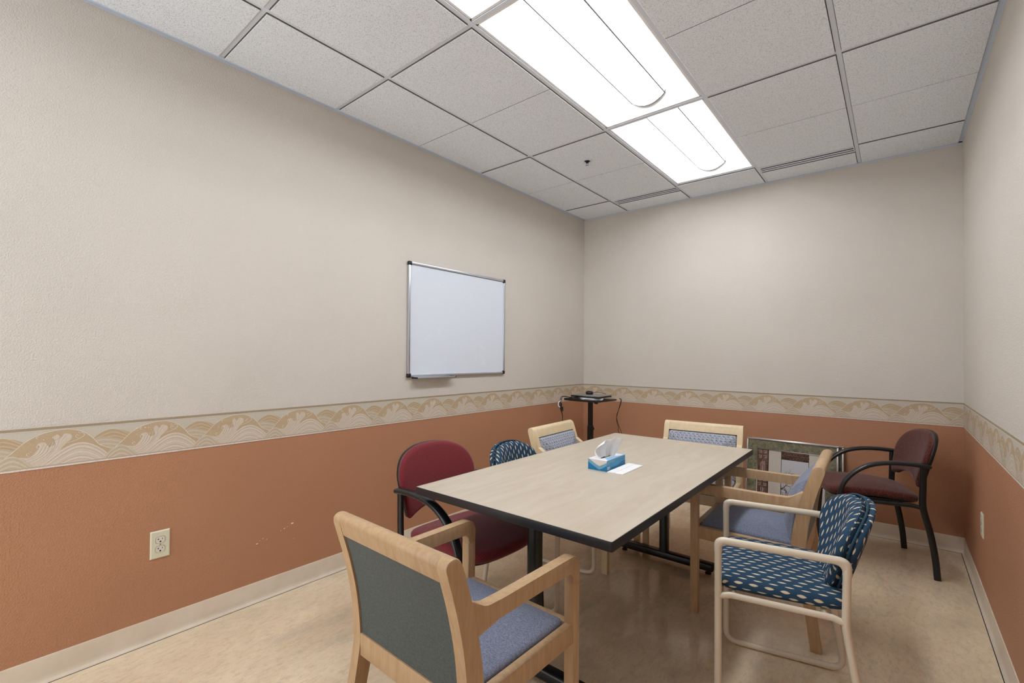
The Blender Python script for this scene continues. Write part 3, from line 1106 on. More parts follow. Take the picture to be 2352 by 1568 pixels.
# ------------------------------------------------------------------ wooden armchairs
def wooden_chair(label, W, woodm, seatm, backm, shellm, loc, rz, pad_inset=.0):
    t_ = thing('wooden_armchair', label, 'chair', loc, rz, 'wooden armchairs around the table')
    h = W / 2; th = .036
    X_ = lambda u_, v_, a: (a, u_, v_)
    fr = catmull([(-.246, 0, 0), (-.222, .18, 0), (-.184, .36, 0), (-.172, .43, 0), (-.187, .55, 0), (-.213, .664, 0), (-.240, .75, 0), (-.2515, .782, 0)], 4)
    re = catmull([(-.287, 0, 0), (-.264, .18, 0), (-.234, .36, 0), (-.229, .43, 0), (-.241, .55, 0), (-.266, .664, 0), (-.292, .75, 0), (-.302, .784, 0)], 4)
    def fy(z):
        for a, b in zip(fr, fr[1:]):
            if a.y <= z <= b.y:
                return a.x + (b.x - a.x) * (z - a.y) / (b.y - a.y)
        return fr[-1].x
    def ry_(z):
        for a, b in zip(re, re[1:]):
            if a.y <= z <= b.y:
                return a.x + (b.x - a.x) * (z - a.y) / (b.y - a.y)
        return re[-1].x
    cap = [(-.2768 + .0253 * math.cos(a) - .003 * math.sin(a), .783 + .021 * math.sin(a)) for a in [PI * i / 8 for i in range(1, 8)]]
    post = [(p.x, p.y) for p in fr] + cap + [(p.x, p.y) for p in re[::-1]]
    for s in (-1, 1):
        a0, a1 = (h - th, h) if s > 0 else (-h, -h + th)
        # back post: rear leg running up into the back
        bm = B(); prism(bm, post, X_, a0, a1, .004, 2); obj('rear_leg', bm, woodm, t_, 40)
        # front leg
        bm = B(); prism(bm, [(.228, .0), (.265, .0), (.265, .562), (.228, .562)], X_, a0, a1, .004, 2); obj('front_leg', bm, woodm, t_, 40)
        # bent armrest
        top_ = fillet([(.265, .558, 0), (.265, .647, 0), (-.10, .647, 0), (-.17, .650, 0), (-.2125, .682, 0)], [0, .085, 0, .07, 0], 8)
        bot_ = fillet([(.229, .558, 0), (.229, .597, 0), (.10, .600, 0), (-.12, .600, 0), (-.208, .585, 0)], [0, .045, 0, 0, 0], 8)
        o_ = [(p.x, p.y) for p in top_] + [(-.232, .682), (-.226, .585)] + [(p.x, p.y) for p in bot_[::-1]]
        bm = B(); prism(bm, o_, X_, a0 + .0006, a1 - .0006, .004, 2); obj('armrest', bm, woodm, t_, 40)
        # side rail
        bm = B(); box(bm, a0 + .004, a1 - .004, -.195, .232, .372, .432, .003, 2); obj('side_rail', bm, woodm, t_, 40)
        bm = B(); box(bm, a0 + .006, a1 - .006, .231, .262, -.002, .004); obj('foot_glide', bm, M['glide'], t_)
    bm = B(); box(bm, -h + th - .002, h - th + .002, .232, .260, .372, .430, .003, 2); obj('front_rail', bm, woodm, t_, 40)
    bm = B(); box(bm, -h + th - .002, h - th + .002, -.228, -.200, .362, .430, .003, 2); obj('back_rail', bm, woodm, t_, 40)
    # top rail, same rounded profile as the posts
    zt0 = .742
    pr = [(fy(z) - .001, z) for z in (zt0, .755, .770, .782)] + [(u_ * 1.0, v_) for u_, v_ in cap] + [(ry_(z) + .001, z) for z in (.782, .770, .755, zt0)]
    bm = B(); prism(bm, pr, X_, -h + th - .002, h - th + .002, .003, 2); obj('top_rail', bm, woodm, t_, 40)
    # upholstered shell at the rear
    bm = B()
    zz = [.424 + (.75 - .424) * i / 10 for i in range(11)]
    o_ = [(ry_(z) + .006, z) for z in zz] + [(ry_(z) + .020, z) for z in zz[::-1]]
    prism(bm, o_, X_, -h + th - .001, h - th + .001)
    obj('back_panel', bm, shellm, t_, 40)
    # front back cushion
    ins = th + .0015
    ol = rrect(-h + ins, h - ins, .435, .740 - pad_inset, .016, 4, 6)
    def fb(u_, v_, hh):
        return (u_, ry_(v_) + .020 + hh, v_)
    bm = B(); pad(bm, ol, fb, .046, .016, .034 if pad_inset else .052, 7, prof=2.2)
    obj('backrest', bm, backm, t_, 60)
    # seat
    ol = rrect(-h + th + .002, h - th - .002, -.188, .230, .018, 4, 6)
    bm = B(); pad(bm, ol, lambda u_, v_, hh: (u_, v_, .408 + hh), .036, .016, .020, 7, prof=2.4)
    obj('seat', bm, seatm, t_, 60)
    return t_


wooden_chair('honey wood armchair with slate back in the foreground, its back to the viewer', .506, M['maple_honey'],
             M['fab_blue'], M['fab_blue'], M['fab_slate'], (1.506, -3.235, 0), -.017)
wooden_chair('honey wood armchair with periwinkle cushions on the right side of the table', .506, M['maple_honey'],
             M['fab_blue'], M['fab_blue'], M['fab_slate'], (1.999, -1.62, 0), 1.602)
wooden_chair('pale wood armchair with teal-flecked grey cushion by the left wall, near the corner stand', .53, M['maple_pale'],
             M['fab_leaf'], M['fab_leaf'], M['fab_leaf'], (.962, -1.558, 0), -1.515, .004)
wooden_chair('pale wood armchair with teal-flecked grey cushion at the far end of the table', .53, M['maple_pale'],
             M['fab_leaf'], M['fab_leaf'], M['fab_leaf'], (1.497, -1.074, 0), PI + .105, .004)


# ------------------------------------------------------------------ red armchairs with black frames
def red_chair(label, fab, loc, rz):
    t_ = thing('red_armchair', label, 'chair', loc, rz, 'red armchairs with black frames')
    h = .2465
    tube = superel(.0115, .0165, 3, 14)
    for s in (-1, 1):
        x = s * h
        # upright running down into the rear leg
        path = [(x, p.x, p.y) for p in catmull([(-.272, 0, 0), (-.262, .12, 0), (-.240, .26, 0), (-.214, .37, 0), (-.205, .43, 0), (-.207, .53, 0), (-.209, .645, 0)], 5)]
        bm = B(); sweep(bm, path, tube, up=(0, 1, 0)); obj('rear_leg', bm, M['black_metal'], t_, 50)
        # front leg
        path = [(x, p.x, p.y) for p in catmull([(.228, 0, 0), (.222, .15, 0), (.212, .30, 0), (.205, .425, 0)], 5)]
        bm = B(); sweep(bm, path, tube, up=(0, 1, 0)); obj('front_leg', bm, M['black_metal'], t_, 50)
        # arching armrest
        path = [(x, p.x, p.y) for p in catmull([(-.243, .646, 0), (-.20, .652, 0), (-.12, .656, 0), (-.04, .652, 0), (.04, .634, 0), (.11, .594, 0), (.165, .535, 0), (.195, .47, 0), (.206, .41, 0)], 6)]
        n_ = len(path)
        sc = [.72 if i == 0 else (.92 if i == 1 else (1.0 if i < n_ * .6 else 1.0 - .12 * (i - n_ * .6) / (n_ * .4))) for i in range(n_)]
        bm = B(); sweep(bm, path, superel(.021, .0125, 3, 16), up=(0, 0, 1), scales=sc); obj('armrest', bm, M['black_arm'], t_, 50)
        # side tube under the seat
        bm = B(); sweep(bm, fillet([(x, -.207, .405), (x * .96, -.16, .412), (x * .96, .17, .412), (x, .206, .418)], .02), circ(.0125, 10)); obj('seat_rail', bm, M['black_metal'], t_, 50)
    bm = B()
    for y in (-.12, .13):
        sweep(bm, [(-h * .96, y, .410), (h * .96, y, .410)], circ(.011, 10))
    obj('cross_tube', bm, M['black_metal'], t_, 50)
    # seat: waterfall front, thick sides
    ol = [tuple(p)[:2] for p in catmull([(-.15, -.215, 0), (0, -.222, 0), (.15, -.215, 0), (.205, -.185, 0), (.222, -.10, 0), (.229, .04, 0), (.226, .17, 0), (.19, .238, 0), (.10, .262, 0), (0, .268, 0),
                                         (-.10, .262, 0), (-.19, .238, 0), (-.226, .17, 0), (-.229, .04, 0), (-.222, -.10, 0), (-.205, -.185, 0)], 4, True)]
    def fs_(u_, v_, hh):
        z = .428 + hh + .010 * math.sin(max(0, (v_ + .2)) / .47 * PI) - .30 * max(0, v_ - .17) ** 1.5 - .05 * max(0, -.02 - v_)
        return (u_, v_, z)
    bm = B(); pad(bm, ol, fs_, .046, .022, .012, 7); obj('seat', bm, fab, t_, 60)
    bm = B(); pad(bm, [(a * .95, b * .95) for a, b in ol], lambda u_, v_, hh: (u_, v_, .418 + hh), .014, .005, 0, 3); obj('seat_shell', bm, M['black_plastic'], t_, 50)
    # backrest
    half = [(0, .560), (.06, .556), (.12, .545), (.165, .528), (.195, .514), (.209, .526), (.216, .57), (.225, .62), (.233, .665), (.233, .708), (.214, .758), (.175, .798), (.115, .823), (.055, .833), (0, .835)]
    ctl = [(a, b, 0) for a, b in half] + [(-a, b, 0) for a, b in half[-2:0:-1]]
    ol = [tuple(p)[:2] for p in catmull(ctl, 3, True)]
    def fbk(u_, v_, hh):
        t2 = v_ - .55
        return (u_, -.238 + .35 * u_ * u_ - (.22 * t2 if t2 > 0 else .0) - (.55 * max(0, t2 - .08) ** 2) + hh, v_)
    bm = B(); pad(bm, ol, fbk, .036, .020, -.004, 7); obj('backrest', bm, fab, t_, 60)
    cx_, cz_ = 0, .66
    bm = B(); pad(bm, [(a * .992, cz_ + (b - cz_) * .994) for a, b in ol], lambda u_, v_, hh: fbk(u_, v_, hh - .010), .020, .006, 0, 4); obj('back_shell', bm, M['black_plastic'], t_, 50)
    return t_


red_chair('crimson upholstered armchair with black frame at the near left of the table', M['fab_crimson'], (1.005, -2.70, 0), -1.611)
red_chair('dark maroon upholstered armchair with black frame standing alone in the right corner', M['fab_maroon'], (2.393, -.464, 0), 1.865)


# ------------------------------------------------------------------ ivory tube chairs in speckled navy cloth
def tube_chair(label, loc, rz):
    t_ = thing('tube_armchair', label, 'chair', loc, rz, 'navy cloth armchairs on ivory tube frames')
    h = .25; R_ = .0120
    for s in (-1, 1):
        x = s * h
        pts = [(x, .189, R_), (x, .189, .626), (x, -.188, .626), (x, -.184, .42), (x, -.250, R_)]
        bm = B(); sweep(bm, fillet(pts, [.05, .032, .04, .12, .05], 8, True), circ(R_, 12), closed=True)
        obj('side_frame', bm, M['ivory_tube'], t_, 60)
        # arm sleeve: slightly thicker tube along the top
        bm = B(); sweep(bm, fillet([(x, .189, .585), (x, .189, .627), (x, -.188, .627), (x, -.1875, .583)], [0, .034, .042, 0], 8), circ(R_ + .0010, 12))
        obj('arm_sleeve', bm, M['ivory_tube'], t_, 60)
        # seat bar between the legs
        bm = B(); sweep(bm, fillet([(x, .186, .432), (x * .985, .15, .440), (x * .985, -.15, .440), (x, -.182, .432)], .03), circ(.0105, 10))
        obj('seat_bar', bm, M['ivory_tube'], t_, 60)
    bm = B()
    for y in (-.13, .14):
        sweep(bm, [(-.240, y, .438), (.240, y, .438)], circ(.0085, 10))
    obj('cross_bar', bm, M['ivory_tube'], t_, 60)
    ol = [tuple(p)[:2] for p in catmull([(-.17, -.205, 0), (0, -.212, 0), (.17, -.205, 0), (.212, -.17, 0), (.226, -.08, 0), (.232, .06, 0), (.228, .15, 0), (.205, .188, 0), (.10, .200, 0), (0, .202, 0),
                                         (-.10, .200, 0), (-.205, .188, 0), (-.228, .15, 0), (-.232, .06, 0), (-.226, -.08, 0), (-.212, -.17, 0)], 4, True)]
    bm = B(); pad(bm, ol, lambda u_, v_, hh: (u_, v_, .447 + hh), .044, .024, .010, 7); obj('seat', bm, M['fab_navy'], t_, 60)
    half = [(0, .462), (.06, .464), (.105, .472), (.135, .500), (.165, .555), (.196, .600), (.217, .640), (.217, .678), (.196, .717), (.148, .747), (.08, .765), (0, .770)]
    ctl = [(a, b, 0) for a, b in half] + [(-a, b, 0) for a, b in half[-2:0:-1]]
    ol = [tuple(p)[:2] for p in catmull(ctl, 4, True)]
    def fbk(u_, v_, hh):
        return (u_, -.215 + .9 * u_ * u_ - .30 * (v_ - .56) + hh, v_)
    bm = B(); D = pad(bm, ol, fbk, .046, .028, -.006, 7); obj('backrest', bm, M['fab_navy'], t_, 60)
    bm = B(); pad(bm, ol, lambda u_, v_, hh: fbk(u_, v_, -.001 - hh), .024, .010, .004, 5); obj('back_shell', bm, M['fab_navy'], t_, 60)
    bm = B()
    sweep(bm, [fbk(a + d[0] * .001, b + d[1] * .001, .001) for (a, b), d in zip(ol, D)], circ(.0042, 8), closed=True)
    obj('piping', bm, M['navy_piping'], t_, 60)
    # brackets from the back to the frame
    for s in (-1, 1):
        bm = B(); sweep(bm, fillet([(s * h, -.186, .515), (s * .19, -.196, .515), (s * .08, -.205, .515)], .02), circ(.009, 8))
        obj('back_bracket', bm, M['ivory_tube'], t_, 60)
    return t_


tc = tube_chair('navy speckled armchair on ivory tube frame at the near right of the table', (2.188, -2.233, 0), 1.778)
dup(tc, (1.035, -2.135, 0), -1.42, 'navy speckled armchair on ivory tube frame tucked under the left table side')


# ------------------------------------------------------------------ table
TH = .72
tx, ty, trz = 1.4255, -2.0835, .0075
t = thing('conference_table', 'long pale maple laminate table with black edge and black steel legs', 'table', (tx, ty, 0), trz)
TW, TL, TT = .914, 1.838, .032
bm = B(); box(bm, -TW / 2 + .003, TW / 2 - .003, -TL / 2 + .003, TL / 2 - .003, TH - TT + .002, TH)
obj('tabletop', bm, M['laminate'], t)
bm = B()
e0, e1 = rrect(-TW / 2, TW / 2, -TL / 2, TL / 2, .006, 3, 2), rrect(-TW / 2 + .0032, TW / 2 - .0032, -TL / 2 + .0032, TL / 2 - .0032, .004, 3, 2)
zb, zt = TH - TT, TH + .0002
rings = [[bm.verts.new((x, y, z)) for x, y in pts] for pts, z in ((e1, zb), (e0, zb + .002), (e0, zt - .0015), ([(a * .9985, b * .9992) for a, b in e0], zt), (e1, zt))]
n_ = len(e0)
for a, b in zip(rings, rings[1:]):
    for i in range(n_):
        bm.faces.new((a[i], a[(i + 1) % n_], b[(i + 1) % n_], b[i]))
obj('edge_band', bm, M['edge_band'], t, 40)
bm = B(); box(bm, -TW / 2 + .004, TW / 2 - .004, -TL / 2 + .004, TL / 2 - .004, TH - TT - .0, TH - TT + .0022)
obj('underside', bm, M['black_seam'], t)
for s in (-1, 1):
    yp = s * .685
    bm = B(); sweep(bm, [(0, yp, .05), (0, yp, TH - TT - .012)], superel(.0255, .0255, 5, 20), up=(0, 1, 0)); obj('post', bm, M['black_metal'], t, 50)
    bm = B(); box(bm, -.297, .297, yp - .026, yp + .026, .020, .066, .010, 3); obj('foot', bm, M['black_metal'], t, 40)
    for x in (-.265, .265):
        bm = B(); lathe(bm, [(.008, .022), (.008, .010), (.017, .008), (.017, 0.0)], x, yp, 14); obj('glide', bm, M['glide'], t, 40)
    bm = B(); box(bm, -.33, .33, yp - .030, yp + .030, TH - TT - .014, TH - TT, .003, 2); obj('support_rail', bm, M['black_metal'], t, 40)
    bm = B()
    box(bm, .018, .055, yp - .012, yp + .012, TH - TT - .045, TH - TT - .010, .006, 2)
    lathe(bm, [(.012, TH - TT - .062), (.018, TH - TT - .058), (.018, TH - TT - .044), (.010, TH - TT - .040)], .048, yp, 14)
    obj('latch_knob', bm, M['black_plastic'], t, 40)
for x in (-.33, .33):
    bm = B(); box(bm, x - .012, x + .012, -.66, .66, TH - TT - .024, TH - TT, .002, 2); obj('side_rail', bm, M['black_metal'], t, 40)

# tissue box
bx, by = 1.415, -2.141
t = thing('tissue_box', 'blue and white tissue box with a tissue pulled up, on the table', 'tissue box', (bx, by, TH + .0003), .02)
bw, bl, bh = .0505, .103, .051
bm = B()
box(bm, -bw, bw, -bl, bl, 0, bh)
bm.faces.ensure_lookup_table()
for f in bm.faces:
    f.normal_update()
    f.material_index = 4 if f.normal.z > .5 else (0 if f.normal.y < -.5 else 1)
def quadpoly(pts, fn, m_):
    f = bm.faces.new([bm.verts.new(fn(u_, v_)) for u_, v_ in pts]); f.material_index = m_
e = .0003
fr_ = lambda hgt: (lambda u_, v_: (-bw + u_ * 2 * bw, -bl - e * hgt, v_ * bh))
rt_ = lambda hgt: (lambda u_, v_: (bw + e * hgt, -bl + u_ * 2 * bl, v_ * bh))
tp_ = lambda hgt: (lambda u_, v_: (-bw + u_ * 2 * bw, -bl + v_ * 2 * bl, bh + e * hgt))
quadpoly([(0, 1), (0, .72), (.28, .40), (.60, .08), (.78, .26), (1, .56), (1, 1)], fr_(1), 2)
quadpoly([(.04, 1), (.25, .78), (.45, .55), (.62, .43), (.80, .62), (1, .82), (1, 1)], fr_(2), 3)
quadpoly([(0, .55), (.2, .75), (.35, .70), (.55, .9), (.8, .8), (1, .95), (1, 1), (0, 1)], rt_(1), 2)
quadpoly([(0, .0), (.3, .25), (.55, .2), (.8, .5), (1, .45), (1, .0)], rt_(1), 0)
for j in range(3):
    quadpoly([(.035 + j * .045, .12), (.065 + j * .045, .12), (.065 + j * .045, .38), (.035 + j * .045, .38)], rt_(2), 4)
    quadpoly([(.044 + j * .045, .20), (.058 + j * .045, .20), (.058 + j * .045, .30), (.044 + j * .045, .30)], rt_(3), 1)
quadpoly([(0, .30), (.10, .55), (.0, .8)], tp_(1), 5)
quadpoly([(1, .05), (1, .95), (.62, .28)], tp_(1), 5)
quadpoly([(0, 1), (.25, .93), (.7, .97), (1, .93), (1, 1)], tp_(1), 5)
quadpoly([(.5 + .08 * math.cos(a * PI / 10), .5 + .33 * math.sin(a * PI / 10)) for a in range(20)], tp_(2), 6)
obj('carton', bm, [M['box_blue'], M['box_mid'], M['box_teal'], M['box_pale'], M['box_top'], M['box_sky'], M['slot']], t, recalc=False)
# the pulled tissue: a gathered sheet flaring upwards
bm = B()
ns, nt = 40, 14
G = []
for j in range(nt + 1):
    q = j / nt
    row = []
    for i in range(ns + 1):
        s = i / ns * 2 - 1
        half = (.050 + .030 * math.sin(q * PI * .55)) * (1.0 - .22 * q)
        fold = .0075 * math.sin(s * 6.5 + 1.0 + 1.2 * q) * (1 - .3 * q) + .0035 * math.sin(s * 15 + 2.0 + 3 * q) * (1 - q * .75) - .004 * (1 - q) ** 2
        lean = .030 * q * q
        # along the box, with the far end tilted to the right and the near end bulging left
        y_ = s * half * .92 - .012 * (1 - q) + .008 * q
        x_ = s * half * .42 + fold + lean - .016 * math.sin(q * PI) * (1 - s) * .7
        z_ = bh - .006 + (.100 - .020 * max(0, -s) ** 1.5 + .004 * math.sin(s * 7)) * q
        row.append(bm.verts.new((x_, y_, z_)))
    G.append(row)
for j in range(nt):
    for i in range(ns):
        bm.faces.new((G[j][i], G[j][i + 1], G[j + 1][i + 1], G[j + 1][i]))
tis = obj('tissue', bm, M['tissue'], t, 75)
sol = tis.modifiers.new('thickness', 'SOLIDIFY'); sol.thickness = .0008

# folded paper
t = thing('folded_paper', 'folded white paper napkin lying beside the tissue box', 'napkin', (1.513, -2.133, TH + .0003), .015)
bm = B()
w2, l2 = .040, .118
box(bm, -w2, w2, -l2, l2, 0, .0022, .0006, 1)
box(bm, -w2 + .001, w2 - .001, -l2 + .001, l2 - .002, .0022, .0042, .0008, 1)
box(bm, -w2 + .002, -w2 * .05, -l2 + .002, l2 - .003, .0042, .0055, .0006, 1)
obj('paper_sheet', bm, M['paper_white'], t)

# ------------------------------------------------------------------ corner stand and what is on it
sx0, sy0, ZT = .372, -.50, .884
ang = math.atan2(-.77, .637) + PI / 4
t = thing('projector_stand', 'black pedestal stand with a square tray in the back left corner', 'stand', (sx0, sy0, 0), ang)
q = .172
bm = B(); box(bm, -q, q, -q, q, ZT - .014, ZT, .004, 2); box(bm, -q, q, -q, -q + .006, ZT - .004, ZT + .006); box(bm, -q, -q + .006, -q, q, ZT - .004, ZT + .006)
obj('tray', bm, M['black_plastic'], t, 40)
bm = B(); sweep(bm, [(0, 0, .45), (0, 0, ZT - .014)], superel(.019, .019, 6, 20), up=(0, 1, 0)); obj('inner_post', bm, M['black_metal'], t, 40)
bm = B(); sweep(bm, [(0, 0, .03), (0, 0, .64)], superel(.023, .023, 6, 20), up=(0, 1, 0)); obj('outer_post', bm, M['black_metal'], t, 40)
bm = B(); sweep(bm, [(.018, -.018, .62), (.045, -.03, .62)], circ(.005, 8)); sweep(bm, [(.040, -.028, .62), (.056, -.036, .62)], circ(.013, 12)); obj('height_knob', bm, M['black_plastic'], t, 40)
bm = B(); sweep(bm, [(.05, .0, ZT - .03), (.075, .0, ZT - .03)], circ(.013, 12)); box(bm, .052, .068, -.006, .006, ZT - .03, ZT - .012); obj('tilt_knob', bm, M['black_plastic'], t, 40)
bm = B()
for a in (0, PI / 2):
    mt = Matrix.Rotation(a, 4, 'Z')
    box(bm, -.25, .25, -.02, .02, .018, .045, .006, 2, mat=mt)
for i in range(4):
    a = i * PI / 2
    lathe(bm, [(.008, .02), (.02, .016), (.02, 0.0)], .225 * math.cos(a), .225 * math.sin(a), 12)
obj('base', bm, M['black_metal'], t, 40)

fdir = Vector((.637, -.77, 0)); rdir = Vector((.77, .637, 0))
ctr = Vector((sx0, sy0, 0))
pp = ctr + fdir * .06 - rdir * .005
t = thing('paper_stack', 'few white sheets sticking out under the laptop on the corner stand', 'papers', (pp.x, pp.y, ZT + .0005), ang - PI / 4 + .1)
bm = B()
for i in range(5):
    box(bm, -.075, .075, -.09, .09, i * .003, i * .003 + .002, mat=Matrix.Rotation(.05 * (i - 2), 4, 'Z'))
obj('sheets', bm, M['paper_white'], t)
pl = ctr - fdir * .02 + rdir * .01
t = thing('laptop', 'closed grey and black laptop lying on the corner stand', 'laptop', (pl.x, pl.y, ZT + .0165), ang + .06)
bm = B(); box(bm, -.150, .150, -.115, .115, 0, .012, .004, 2); obj('base', bm, M['black_plastic'], t, 40)
bm = B(); box(bm, -.150, .150, -.115, .115, .0128, .021, .004, 2); obj('lid', bm, M['lid_grey'], t, 40)
bm = B()
for i in range(3):
    box(bm, -.1515, -.149, -.07 + i * .03, -.055 + i * .03, .004, .010)
obj('port', bm, M['white_plastic'], t)
pm = ctr - fdir * .06 + rdir * .0
t = thing('computer_mouse', 'black rounded mouse with a cord sitting on top of the laptop', 'mouse', (pm.x, pm.y, ZT + .0378), ang + .3)
bm = B(); lathe(bm, [(.026, 0), (.033, .004), (.036, .013), (.033, .022), (.024, .029), (.010, .032)], 0, 0, 24); obj('shell', bm, M['black_plastic'], t, 60)
bm = B()
sweep(bm, catmull([(.030, .006, .012), (.060, .020, .020), (.10, .02, .018), (.13, .03, .010), (.15, .035, .004)], 6), circ(.0022, 6)); obj('cord', bm, M['black_plastic'], t, 60)

bm = B()
sweep(bm, catmull([(.588, -.340, .8925), (.600, -.333, .877), (.592, -.340, .829), (.566, -.358, .741), (.570, -.355, .685), (.598, -.335, .589), (.622, -.315, .502), (.70, -.27, .30), (.74, -.22, .05), (.74, -.12, .006)], 6), circ(.0026, 6))
sweep(bm, catmull([(.584, -.352, .8925), (.596, -.342, .868), (.575, -.352, .769), (.563, -.358, .701), (.577, -.350, .629), (.584, -.345, .569), (.68, -.31, .25), (.70, -.25, .05), (.69, -.13, .006)], 6), circ(.0026, 6))
tag(obj('power_cord', bm, M['black_plastic'], None, 60), 'thin black cords hanging from the right side of the corner stand', 'cord')
bm = B()
sweep(bm, catmull([(.235, -.620, .897), (.198, -.652, .906), (.168, -.677, .900), (.158, -.686, .845), (.160, -.684, .805), (.184, -.680, .725), (.194, -.70, .60), (.15, -.72, .25), (.09, -.66, .02), (.06, -.5, .006)], 6), circ(.003, 6))
sweep(bm, catmull([(.240, -.605, .897), (.203, -.644, .902), (.172, -.668, .896), (.164, -.682, .825), (.172, -.680, .785), (.181, -.672, .684), (.16, -.70, .45), (.12, -.70, .15), (.06, -.62, .02), (.05, -.45, .006)], 6), circ(.003, 6))
cb = tag(obj('cable_bundle', bm, M['black_plastic'], None, 60), 'black cables with a white loop hanging from the left side of the corner stand', 'cord')
bm = B()
sweep(bm, catmull([(.164, -.680, .868), (.148, -.692, .846), (.150, -.692, .818), (.164, -.686, .806)], 6), circ(.0045, 8)); obj('cable_tie', bm, M['white_plastic'], cb, 60)
bm = B()
sweep(bm, [(.170, -.682, .845), (.170, -.682, .792)], circ(.0085, 8)); sweep(bm, [(.181, -.676, .812), (.184, -.678, .772)], circ(.0075, 8)); obj('plug', bm, M['black_plastic'], cb, 60)


# ------------------------------------------------------------------ leaning picture frames
def leaning_frame(x0, y_bot, y_top, label, S=.622):
    """square frame standing on the floor and leaning on the back wall"""
    t_ = thing('picture_frame', label, 'picture', (x0, y_bot, 0), 0, 'framed pictures leaning on the back wall')
    lean = math.asin((y_top - y_bot) / S)
    t_.rotation_euler = (-lean, 0, 0)
    # local: x right, z up, -y towards the room
    bm = B(); fw_ = .012
    for (a0, a1, b0, b1) in ((0, S, 0, fw_), (0, S, S - fw_, S), (0, fw_, fw_, S - fw_), (S - fw_, S, fw_, S - fw_)):
        box(bm, a0, a1, -.024, 0, b0, b1, .0025, 2)
    obj('frame', bm, M['silver'], t_, 40)
    bm = B(); box(bm, .004, S - .004, -.013, -.004, .004, S - .004); obj('backing', bm, M['art_black'], t_)
    return t_, S


tb, S = leaning_frame(1.622, -.083, -.012, 'second silver picture frame, hidden behind the collage picture')
bm = B(); box(bm, .010, S - .010, -.017, -.013, .010, S - .010); obj('mat', bm, M['mat_olive'], tb)
tf, S = leaning_frame(1.592, -.118, -.040, 'silver framed collage of carved panels and bare branches leaning on back wall')
# mat with an opening
bm = B()
a, b = .010, .078
for (x0, x1, z0, z1) in ((a, S - a, a, b), (a, S - a, S - b, S - a), (a, b, b, S - b), (S - b, S - a, b, S - b)):
    box(bm, x0, x1, -.018, -.013, z0, z1)
obj('mat', bm, M['mat_olive'], tf)
bm = B(); a, b = .078, .084
for (x0, x1, z0, z1) in ((a, S - a, a, b), (a, S - a, S - b, S - a), (a, b, b, S - b), (S - b, S - a, b, S - b)):
    box(bm, x0, x1, -.0195, -.013, z0, z1)
obj('inner_fillet', bm, M['silver'], tf)
bm = B()
x0, x1, z0, z1 = .084, S - .084, .084, S - .084
def slab(xa, xb, za, zb_, d, m_):
    box(bm, xa, xb, -.013 - d, -.0125, za, zb_, mi=m_)
slab(x0, x1, z0, z1, .0004, 2)
slab(x0, x0 + .072, z0, z1, .002, 0)
slab(x0 + .078, x0 + .165, z0, z1, .0016, 1)
slab(x0 + .168, x1 - .105, z1 - .058, z1, .002, 0)
slab(x0 + .168, x1 - .105, z0 + .060, z1 - .062, .001, 3)
slab(x0 + .168, x1 - .105, z0, z0 + .056, .002, 0)
slab(x1 - .102, x1, z0, z1, .0016, 1)
def ribbon(pts, w, d, m_, taper=True):
    pp_ = [Vector((p[0], p[1], 0)) for p in pts]
    L_, R__ = [], []
    for i, p in enumerate(pp_):
        t_ = (pp_[min(i + 1, len(pp_) - 1)] - pp_[max(i - 1, 0)]).normalized()
        nn = Vector((-t_.y, t_.x, 0)) * w * .5 * ((1 - .8 * i / (len(pp_) - 1)) if taper else 1)
        A_, B_ = p + nn, p - nn
        L_.append(bm.verts.new((A_.x, -.013 - d, A_.y))); R__.append(bm.verts.new((B_.x, -.013 - d, B_.y)))
    for i in range(len(pp_) - 1):
        f = bm.faces.new((L_[i], R__[i], R__[i + 1], L_[i + 1])); f.material_index = m_
rr = random.Random(3)
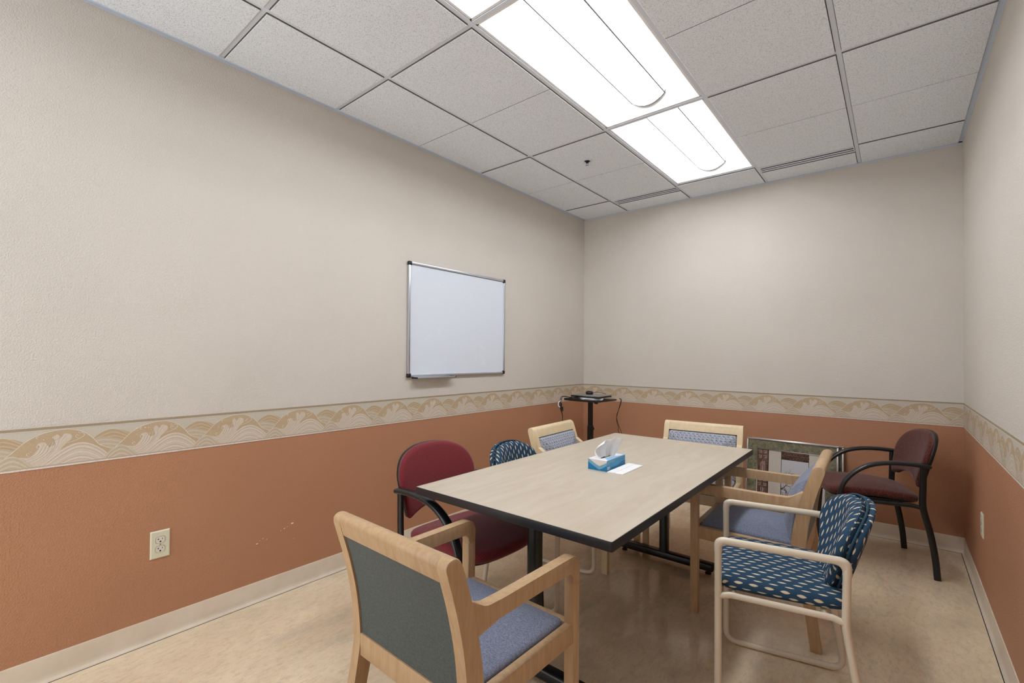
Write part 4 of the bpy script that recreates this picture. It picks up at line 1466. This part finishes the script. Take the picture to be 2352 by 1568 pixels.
# square carvings and branch on the brown column
for zc in (z1 - .018, z1 - .058, z1 - .20, z1 - .238, z1 - .275, z1 - .40):
    for xc in (x0 + .017, x0 + .052):
        s_ = .010
        ribbon([(xc - s_, zc - s_), (xc + s_, zc - s_), (xc + s_, zc + s_), (xc - s_, zc + s_), (xc - s_, zc)], .0028, .0025, 5, False)
        ribbon([(xc - s_ * .3, zc - s_ * .3), (xc + s_ * .4, zc - s_ * .2), (xc + s_ * .4, zc + s_ * .4)], .0028, .0025, 5, False)
for zc in (z1 - .13, z1 - .335):
    for k_ in range(3):
        ribbon([(x0 + .026 + .012 * k_ + rr.uniform(-.003, .003), zc - .05 + .0168 * i + rr.uniform(-.004, .004)) for i in range(6)], .003, .0025, 5, False)
    ribbon([(x0 + .036, zc - .055), (x0 + .037, zc), (x0 + .035, zc + .05)], .005, .0025, 5)
# small carved bars on the top strip
for i in range(9):
    for zc in (z1 - .016, z1 - .034, z1 - .05):
        xc = x0 + .180 + i * .020 + (.008 if zc == z1 - .034 else 0)
        ribbon([(xc - .006, zc), (xc + .006, zc + .001)], .006, .0025, 4, False)
# bare tree in the print
px0, px1, pz0, pz1 = x0 + .168, x1 - .105, z0 + .060, z1 - .062
def branch(x, z, a, L_, w, dep):
    pts = [(x, z)]
    for i in range(4):
        a += rr.uniform(-.22, .22)
        x += math.cos(a) * L_ / 4; z += math.sin(a) * L_ / 4
        pts.append((min(max(x, px0), px1), min(max(z, pz0), pz1)))
    if pts[0] != pts[-1] and len(set(pts)) == len(pts):
        ribbon(pts, w, .0016, 4)
    if dep > 0:
        for i in range(3):
            p = pts[rr.randint(1, 4)]
            branch(p[0], p[1], a + rr.choice((-1, 1)) * rr.uniform(.3, .8), L_ * rr.uniform(.55, .8), w * .6, dep - 1)
for (x, z, a, L_) in ((px0 + .03, pz0, 1.45, .11), (px0 + .10, pz0, 1.7, .09), (px0 + .16, pz0, 1.4, .10), (px0, pz0 + .10, .9, .09), (px0, pz0 + .17, .7, .06)):
    branch(x, z, a, L_, .006, 3)
for i in range(130):
    x = rr.uniform(px0, px1 - .02); z = pz0 + abs(rr.gauss(0, .032)); a = rr.uniform(.2, 2.9); L_ = .02
    x2, z2 = min(max(x + L_ * math.cos(a), px0), px1), min(z + L_ * math.sin(a), pz1)
    ribbon([(x, z), ((x + x2) / 2 + .002, (z + z2) / 2), (x2, z2)], .003, .0016, 4)
obj('collage_print', bm, [M['art_brown'], M['art_cream'], M['art_black'], M['art_sky'], M['art_ink'], M['art_glyph']], tf, recalc=False)
